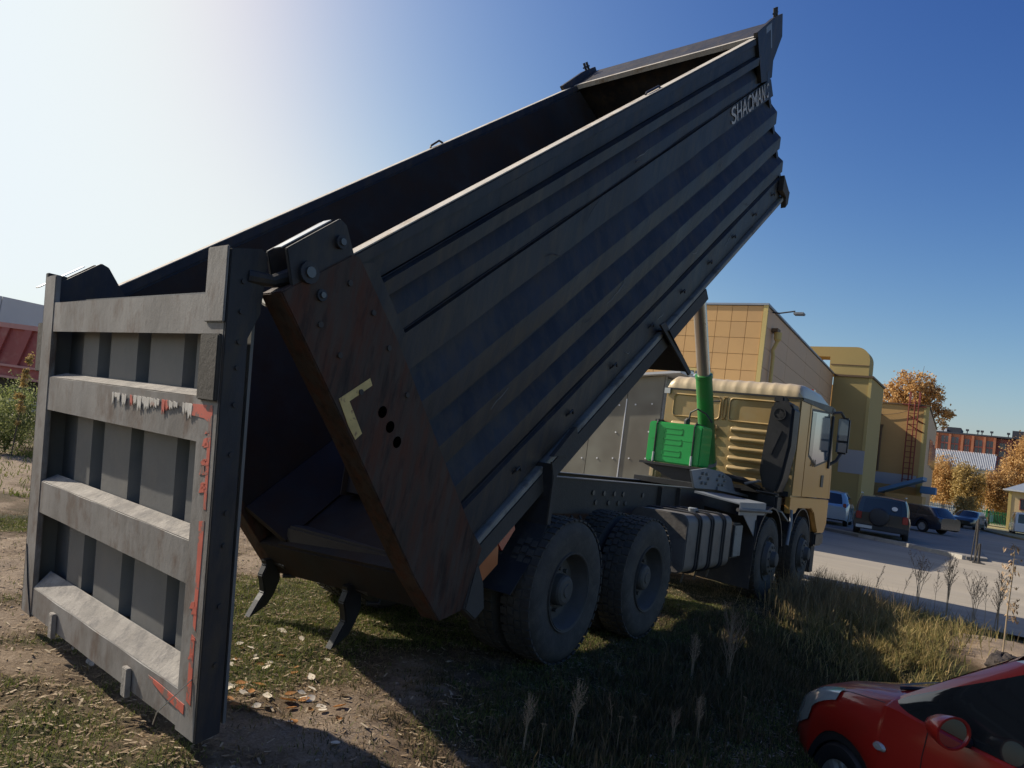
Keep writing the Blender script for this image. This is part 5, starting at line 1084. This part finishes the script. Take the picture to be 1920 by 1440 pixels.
o = cl.build('gravel', mat('pale_clod', (.36, .29, .22), .95, 0, .3, 30, col2=(.18, .13, .09), mix=.5), fix=False); stuff(o); tag(o, 'small pebbles and clods on the bare soil', 'gravel')
# fallen leaves, each an object of its own
def leaf_mesh(name, m, k):
    random.seed(k); mb = MB(); cup = random.uniform(.15, .5)
    prof = [(-1, 0.02), (-.7, .42), (-.3, .62), (.15, .55), (.6, .30), (1, .02)]; N_ = len(prof)
    for i, (t, wv) in enumerate(prof):
        for s_ in (-1, 0, 1): mb.v.append((t * .05, s_ * wv * .05 * random.uniform(.85, 1.1), .05 * cup * (abs(s_) * .8 * wv + .35 * t * t) + random.uniform(-.002, .002)))
    for i in range(N_ - 1):
        for k2 in range(2): a = i * 3 + k2; mb.f.append((a, a + 1, a + 4, a + 3))
    mb.v += [(-.05, -.001, .01), (-.05, .001, .01), (-.085, 0, .012)]; mb.f.append((len(mb.v) - 3, len(mb.v) - 2, len(mb.v) - 1))
    o = mb.build(name, m, None, smooth=60, fix=False); me_ = o.data; bpy.data.objects.remove(o); return me_
lm_ = [leaf_mesh('fallen_leaf', 'paleleaf', 3), leaf_mesh('fallen_leaf', 'paleleaf', 4), leaf_mesh('fallen_leaf', 'rustleaf', 5), leaf_mesh('fallen_leaf', 'rustleaf', 6)]
random.seed(5)
spots = [(-2.18, -.91, 0, 1.0), (-1.96, -.86, 1, 1.0), (-2.34, -.29, 0, 1.0), (-2.30, -.59, 1, 1.1), (-2.45, -1.0, 2, .9), (-2.36, -.50, 0, .9), (-2.2, -.38, 2, 1.0), (-2.26, -.72, 3, 1.2), (-2.3, -.80, 2, .8), (-2.1, -.98, 3, 1.1)]
for k in range(62):
    if k < 36: x = random.gauss(-1.98, .22); y = random.gauss(.12, .34)
    elif k < 54: x = random.gauss(-2.3, .16); y = random.gauss(-.68, .26)
    else: x = random.uniform(-2.6, -.8); y = random.uniform(-1.2, 1.4)
    spots.append((x, y, random.choice((0, 0, 1, 1, 2, 3)), random.uniform(.5, 1.0)))
for (x, y, t, s_) in spots:
    o = bpy.data.objects.new('fallen_leaf', lm_[t]); C.objects.link(o); o.location = (x, y, float(gheight(x, y)) + .012); o.scale = (s_ * .85,) * 3
    o.rotation_euler = (random.uniform(-.4, .4), random.uniform(-.35, .35), random.uniform(0, 6.28))
    if t < 2: tag(o, 'pale curled fallen leaf on the soil behind the truck', 'leaf', 'pale fallen leaves')
    else: tag(o, 'rusty brown fallen leaf on the soil behind the truck', 'leaf', 'rusty fallen leaves')
# tall grass: sunlit patch near the road, weeds tinted darker for the truck's shade
def tall(name, n_, cxs, m, h0, h1, wd, lean, label):
    xs, ys_, hs_ = [], [], []
    for (cx_, cy_, rx, ry, k, hh) in cxs:
        m_ = int(n_ * k); x = cx_ + rng.normal(0, rx, m_); y = cy_ + rng.normal(0, ry, m_); cl_ = fbm(x, y, 7, 2, 8); kp = rng.uniform(0, 1, m_) < sstep(.3, .6, cl_) + .15
        xs.append(x[kp]); ys_.append(y[kp]); hs_.append(rng.uniform(h0, h1, kp.sum()) * hh * (.5 + cl_[kp]))
    x = np.concatenate(xs); y = np.concatenate(ys_); h = np.concatenate(hs_); kp = x < 7.75; x, y, h = x[kp], y[kp], h[kp]
    o = blades(name, x, y, gheight(x, y) - .01, h, rng.uniform(*wd, len(x)), m, lean); stuff(o); tag(o, label, 'grass'); return o
tall('tall_grass', 13000, [(4.9, -2.75, .75, .42, .5, 1.0), (6.1, -2.5, .7, .55, .5, 1.0), (4.2, -3.1, .5, .25, .25, .9), (7.0, -3.0, .35, .5, .15, .8)], 'tallgrass', .09, .29, (.006, .011), .75, 'tall yellow green grass lit by the sun beside the road')
tall('dry_tall_grass', 5200, [(6.6, -1.9, .6, .3, .5, 1.2), (5.6, -2.2, .5, .35, .4, 1.1), (7.0, -2.6, .3, .5, .2, .9)], 'drygrass', .15, .42, (.005, .010), .45, 'reddish dry grass stalks standing at the road edge')
tall('shade_tinted_weeds', 15000, [(.8, -2.2, 1.1, .30, .5, 1.0), (2.4, -2.3, .8, .4, .4, 1.0), (-.6, -2.1, .5, .22, .3, .7), (-1.3, -2.0, .35, .22, .2, .45), (3.2, -2.9, .6, .25, .25, .8), (-.4, -2.5, .5, .2, .2, .5)], 'shadetintweed', .05, .20, (.005, .009), .6, 'rough weeds tinted dark for the shade between the truck and the red car')
tall('shade_tinted_turf', 42000, [(-1.0, -1.5, .8, .45, .5, .6), (1.5, -1.7, 1.6, .5, .6, 1.0), (3.6, -1.9, 1.1, .7, .5, 1.0)], 'shadetintweed', .02, .08, (.004, .008), .9, 'low turf tinted dark to deepen the truck shadow')
# dry weed plants, each a thing
def weed(kind, seed, h, m_seed):
    random.seed(seed); root = bpy.data.objects.new('dry_weed', None); C.objects.link(root); st = MB(); sd_ = MB()
    nst = 1 if kind != 'bushy' else 5
    for q in range(nst):
        bx0 = random.uniform(-.03, .03) * (nst > 1); by0 = random.uniform(-.03, .03) * (nst > 1); lx, ly = random.uniform(-.16, .16) * h, random.uniform(-.16, .16) * h; hh = h * random.uniform(.75, 1)
        P = [Vector((bx0 + lx * t * t, by0 + ly * t * t, hh * t)) for t in (0, .25, .5, .75, 1)]; st.tube(P, [.005, .0045, .004, .003, .0015], 5)
        nb = 9 if kind != 'umbel' else 5
        for k in range(nb):
            t = (.45 + .5 * k / nb) if kind != 'umbel' else .85; p0 = Vector((bx0 + lx * t * t, by0 + ly * t * t, hh * t)); a = random.uniform(0, 6.28); bl = h * (.22 * (1.1 - t) + .05) * random.uniform(.7, 1.3)
            if kind == 'umbel': p1 = p0 + Vector((math.cos(a) * .05, math.sin(a) * .05, h * .14))
            else: p1 = p0 + Vector((math.cos(a) * bl * .6, math.sin(a) * bl * .6, bl))
            st.tube([p0, (p0 + p1) / 2 + Vector((0, 0, -.005)), p1], [.0025, .002, .001], 4)
            for j in range(14 if kind != 'umbel' else 10):
                if kind == 'umbel': c_ = p1 + Vector((random.gauss(0, .014), random.gauss(0, .014), random.gauss(.004, .005)))
                else: c_ = p0.lerp(p1, random.uniform(.2, 1.08)) + Vector((random.gauss(0, .006), random.gauss(0, .006), random.gauss(0, .006)))
                r_ = random.uniform(.003, .008); v = [c_ + Vector([random.uniform(-1, 1) * r_ for _ in range(3)]) * 1.4 for _ in range(4)]; sd_.add(v, [(0, 1, 2), (0, 2, 3), (1, 3, 2), (0, 3, 1)])
        if kind == 'spike':
            for j in range(60):
                t = random.uniform(.6, 1.0); c_ = Vector((lx * t * t, ly * t * t, hh * t)) + Vector((random.gauss(0, .007), random.gauss(0, .007), 0)); r_ = .006; v = [c_ + Vector([random.uniform(-1, 1) * r_ for _ in range(3)]) for _ in range(4)]; sd_.add(v, [(0, 1, 2), (0, 2, 3), (1, 3, 2), (0, 3, 1)])
    s1 = st.build('stem', 'stem', root, fix=False); s2 = sd_.build('seed_head', m_seed, root, fix=False); s2['kind'] = 'stuff'
    return root
WD = [(.0, 'x')]
protos = {'a': weed('bushy', 1, 1.0, 'seed'), 'b': weed('spike', 2, 1.0, 'seedred'), 'c': weed('umbel', 3, 1.0, 'seed'), 'd': weed('bushy', 4, 1.0, 'seedred')}
weeds = [
 ('a', -1.62, -1.95, .34, 'pale feathery weed at the bottom edge, left of the flat topped one'), ('c', -1.70, -2.10, .26, 'low pale weed with a flat seed top, lower middle of the picture'),
 ('a', -1.30, -2.08, .40, 'tallest pale feathery weed at the bottom middle'), ('c', -1.16, -2.30, .24, 'flat topped orange yarrow head at the bottom edge'),
 ('c', -1.05, -2.34, .22, 'second flat topped yarrow head, beside the tallest feathery weed'), ('b', -1.00, -2.18, .30, 'thin spiky weed between the two yarrow heads'),
 ('d', -.74, -2.48, .26, 'reddish bushy weed at the bottom edge below the rear wheels'), ('a', -.52, -2.55, .30, 'leaning pale weed just left of the red car'),
 ('c', -.10, -2.70, .26, 'pale flower headed weed by the nose of the red car'), ('d', 1.0, -2.25, .55, 'tall brown bushy weed in the shade of the truck'),
 ('d', 1.45, -2.1, .60, 'brown feathery weed behind the tallest shade weed'), ('a', .55, -2.1, .42, 'grey feathery weed in the shade near the rear wheel'),
 ('d', 8.6, -2.85, .95, 'tall reddish dry weed at the road edge, furthest left of the stalks'), ('b', 7.9, -2.70, .60, 'short dry spike beside the tall reddish weed'),
 ('a', 8.1, -3.30, .95, 'tall branching dry weed standing against the sunlit road'), ('b', 7.8, -3.15, .70, 'thin dry spike in front of the branching road weed'),
 ('d', 7.7, -3.66, .85, 'reddish weed over the grey kerbside, middle of the roadside row'), ('b', 7.6, -3.80, .75, 'thin leaning spike right of the middle roadside weed'),
 ('a', 7.0, -3.95, .90, 'pale branching weed near the right edge of the picture'), ('d', 6.6, -1.75, .55, 'rusty weed rising out of the dry grass by the front wheel'),
 ('d', 6.2, -2.2, .60, 'rusty feathery weed in the middle of the tall grass'), ('b', 7.2, -2.4, .70, 'thin spike at the back of the tall grass')]
first = set()
for (k, x, y, h, lb) in weeds:
    pr = protos[k]
    if k in first: o = copy_tree_ret(pr)
    else: o = pr; first.add(k)
    o.location = (x, y, float(gheight(x, y)) if x < 7.5 else 0.0); o.rotation_euler = (0, 0, random.uniform(0, 6.28)); o.scale = (h, h, h); tag(o, lb, 'weed', 'dry weeds'); 
# leafy sapling at the right edge with hanging dry leaves
def shrub(name, loc, label, cat, H_, n_leaf, rx, ry, m, ls, trunk_r=.02, stems=4, group=None, z0=.1, shape='ball', seed=0):
    rg = np.random.default_rng(seed); root = empty(name, loc, 0, label, cat, group); st = MB(); random.seed(seed)
    tips = []
    for k in range(stems):
        a = random.uniform(0, 6.28); r_ = random.uniform(.15, .8); p = [Vector((math.cos(a) * rx * r_ * t ** 1.3, math.sin(a) * ry * r_ * t ** 1.3, H_ * (.1 + .85 * random.uniform(.8, 1)) * t)) for t in (0, .3, .6, 1)]
        st.tube(p, [trunk_r, trunk_r * .8, trunk_r * .5, trunk_r * .2], 5); tips += p[1:]
    st.build('trunk', 'bark', root, fix=False)
    nc = max(10, n_leaf // 60); cc = rg.normal(0, 1, (nc, 3)); cc /= np.linalg.norm(cc, axis=1)[:, None]; cc *= rg.uniform(.25, 1.0, (nc, 1)) ** .5
    cc[:, 0] *= rx; cc[:, 1] *= ry; cc[:, 2] = H_ * (.5 + z0 / 2) + cc[:, 2] * H_ * (.5 - z0 / 2)
    if shape == 'cone': f = 1.1 - cc[:, 2] / H_; cc[:, 0] *= f; cc[:, 1] *= f
    ci = rg.integers(0, nc, n_leaf); cs = rg.uniform(.10, .26, nc) * min(rx, H_ * .5)
    P = cc[ci] + rg.normal(0, 1, (n_leaf, 3)) * cs[ci][:, None]; P[:, 2] = np.maximum(P[:, 2], .02)
    u = rg.normal(0, 1, (n_leaf, 3)); u /= np.linalg.norm(u, axis=1)[:, None]; v_ = np.cross(u, rg.normal(0, 1, (n_leaf, 3))); v_ /= np.linalg.norm(v_, axis=1)[:, None]
    s_ = rg.uniform(.6, 1.3, (n_leaf, 1)) * ls; V = np.stack([P - u * s_, P + v_ * s_ * .45, P + u * s_, P - v_ * s_ * .45], 1)
    f_ = np_mesh('crown', V.reshape(-1, 3), np.arange(n_leaf * 4).reshape(-1, 4), m, root); f_['kind'] = 'stuff'
    return root
def tree(name, loc, label, H_, crown, m, ls, n_leaf, seed, trunk=.25, group=None):
    """crown: list of (x,y,z,rx,ry,rz) lobes"""
    rg = np.random.default_rng(seed); random.seed(seed); root = empty(name, loc, 0, label, 'tree', group); st = MB()
    st.tube([(0, 0, 0), (.05, .02, H_ * .25), (-.05, .05, H_ * .5), (.05, 0, H_ * .85)], [trunk, trunk * .8, trunk * .5, trunk * .12], 8)
    for k in range(46):
        lb = random.choice(crown); z0 = random.uniform(.2, .7) * H_; e_ = Vector((lb[0] + random.gauss(0, lb[3] * .5), lb[1] + random.gauss(0, lb[4] * .5), lb[2] + random.gauss(.2 * lb[5], lb[5] * .6)))
        s0 = Vector((0, 0, z0)); st.tube([s0, s0.lerp(e_, .5) + Vector((0, 0, -.1 * H_ * random.random())), e_], [trunk * .28, trunk * .15, .015], 5)
    st.build('trunk', 'bark', root, fix=False)
    Ps = []; wsum = sum(l_[3] * l_[4] * l_[5] for l_ in crown)
    for l_ in crown:
        nl = int(n_leaf * l_[3] * l_[4] * l_[5] / wsum); nc = max(12, nl // 40); d = rg.normal(0, 1, (nc, 3)); d /= np.linalg.norm(d, axis=1)[:, None]; d *= rg.uniform(.2, 1.08, (nc, 1)) ** .6
        cc = np.array(l_[:3]) + d * np.array(l_[3:]); ci = rg.integers(0, nc, nl); cs = rg.uniform(.08, .22, nc) * l_[3]; Ps.append(cc[ci] + rg.normal(0, 1, (nl, 3)) * cs[ci][:, None])
    P = np.concatenate(Ps); n_ = len(P); u = rg.normal(0, 1, (n_, 3)); u /= np.linalg.norm(u, axis=1)[:, None]; v_ = np.cross(u, rg.normal(0, 1, (n_, 3))); v_ /= np.linalg.norm(v_, axis=1)[:, None]
    s_ = rg.uniform(.6, 1.3, (n_, 1)) * ls; V = np.stack([P - u * s_, P + v_ * s_ * .6, P + u * s_, P - v_ * s_ * .6], 1)
    f_ = np_mesh('crown', V.reshape(-1, 3), np.arange(n_ * 4).reshape(-1, 4), m, root); f_['kind'] = 'stuff'; return root
tree('autumn_tree', (78, 6.2, 0), 'large golden autumn tree rising behind the end building with the ladder', 14, [(0, 1.2, 11.2, 1.6, 1.7, 2.0), (0, -.6, 12.2, 1.6, 1.9, 2.1), (.5, -2.2, 11.8, 1.4, 1.2, 2.0), (0, 2.8, 10.2, 1.4, 1.2, 1.6), (0, -3.6, 10.2, 1.2, .9, 1.0), (0, 0, 9.2, 2, 3, 1.6)], 'orangeleaf', .13, 16000, 4, .3)
tree('autumn_tree', (92, 3.2, 0), 'orange tree beside the end building, left one of the row before the striped shed', 6.5, [(0, .3, 5.2, 1.6, 1.3, 1.9), (0, 0, 3.4, 1.6, 1.6, 1.8), (0, -.8, 4.2, 1.2, 1, 1.4)], 'orangeleaf', .11, 9000, 5, .15)
tree('autumn_tree', (90, .9, 0), 'yellow green tree in the middle of the row before the striped shed', 6, [(0, .4, 4.8, 1.4, 1.1, 1.7), (0, -.2, 2.8, 1.5, 1.5, 1.8), (0, -.9, 4.6, 1, .8, 1.2)], 'yellowleaf', .11, 9000, 6, .15)
tree('autumn_tree', (97, -1.0, 0), 'orange bushy tree behind the green picket fence', 6, [(0, .3, 4.6, 1.6, 1.3, 1.6), (0, -.6, 3.4, 1.6, 1.4, 1.7), (0, -1.4, 5.0, 1.3, 1.1, 1.5)], 'orangeleaf', .12, 9000, 7, .15)
tree('autumn_tree', (100, -3.8, 0), 'tall orange tree at the right edge, above the cream house', 10, [(0, .6, 7.6, 1.8, 1.5, 2.2), (0, -.9, 8.8, 2, 1.7, 2.4), (0, -2.4, 8.0, 2, 2, 2.6), (0, -1, 5.5, 2.2, 2.4, 2)], 'orangeleaf', .13, 14000, 8, .25)
shrub('autumn_bush', (74, .1, .1), 'yellow bush in front of the pale fence, behind the low wall', 'bush', 2.6, 5000, .9, .9, 'yellowleaf', .07, .03, 6, seed=9)
tree('autumn_tree', (112, 6.5, 0), 'dull yellow tree showing between the end building and the striped shed', 7.5, [(0, 0, 5.8, 1.8, 1.8, 2.0), (0, -1, 3.6, 1.8, 2.0, 1.8)], 'yellowleaf', .12, 6000, 10, .15)
# green bushes on the far left
for i, (x, y, H_, rx, lb) in enumerate(((1.9, 13.6, 1.35, .6, 'green leafy bush on the far left with pale shiny leaves'), (2.9, 15.3, 1.5, .9, 'darker bush behind the leafy one on the far left'), (.9, 14.6, 1.0, .7, 'low green bush at the left edge of the picture'), (3.4, 14.2, 1.1, .6, 'brownish bush beside the tailgate on the far left'))):
    shrub('green_bush', (x, y, 0), lb, 'bush', H_, 5200, rx, rx, 'greenleaf', .032, .012, 7, seed=20 + i, z0=.05)
shrub('tall_leafy_weed', (1.75, 12.9, 0), 'tall narrow leafy weed standing in front of the red tipper', 'weed', 2.25, 800, .16, .16, 'yellowleaf', .035, .012, 2, seed=31, z0=.3, shape='cone')
# sapling near the right edge
sp = empty('dry_sapling', (4.9, -4.06, .02), 0, 'dry sapling with drooping pale leaves at the right edge above the red car', 'sapling'); st = MB(); lf = MB(); random.seed(3)
st.tube([(0, 0, 0), (.03, -.01, .5), (.0, -.03, .95), (.05, -.03, 1.3)], [.009, .008, .006, .003], 6)
for k in range(46):
    z = random.uniform(.45, 1.3); a = random.uniform(0, 6.28); p0 = Vector((.02, -.02, z)); p1 = p0 + Vector((math.cos(a) * .10, math.sin(a) * .10, .02)); st.tube([p0, p1], [.002, .001], 4)
    for j in range(3):
        q = p0.lerp(p1, .4 + .3 * j); d = Vector((math.cos(a + j) * .035, math.sin(a + j) * .035, -.055 * random.uniform(.5, 1.2))); sdv = d.cross(Vector((0, 0, 1))).normalized() * .010
        lf.add([q, q + d * .5 + sdv, q + d, q + d * .5 - sdv], [(0, 1, 2, 3)])
st.build('stem', 'stem', sp, fix=False); lf.build('leaf', 'seed', sp, fix=False)['kind'] = 'stuff'
cm = MB(); cm.grid(lambda u, v: (lambda th, ph, r_: (4.30 + r_ * 1.25 * math.cos(th) * math.sin(ph), -4.08 + r_ * math.sin(th) * math.sin(ph), .10 + r_ * .75 * math.cos(ph)))(2 * math.pi * u, math.pi * v, .15 * (.65 + .7 * float(fbm(math.cos(2 * math.pi * u) * 2 + 9, math.sin(2 * math.pi * u) * 2 + v * 5, 1.6, 4, 77)))), 40, 24)
tag(cm.build('soil_clod', mat('dark_clod', (.05, .04, .036), .95, 0, .3, 20, bump=.8), smooth=True), 'dark lump of soil on the sand heap above the red car', 'soil clod')
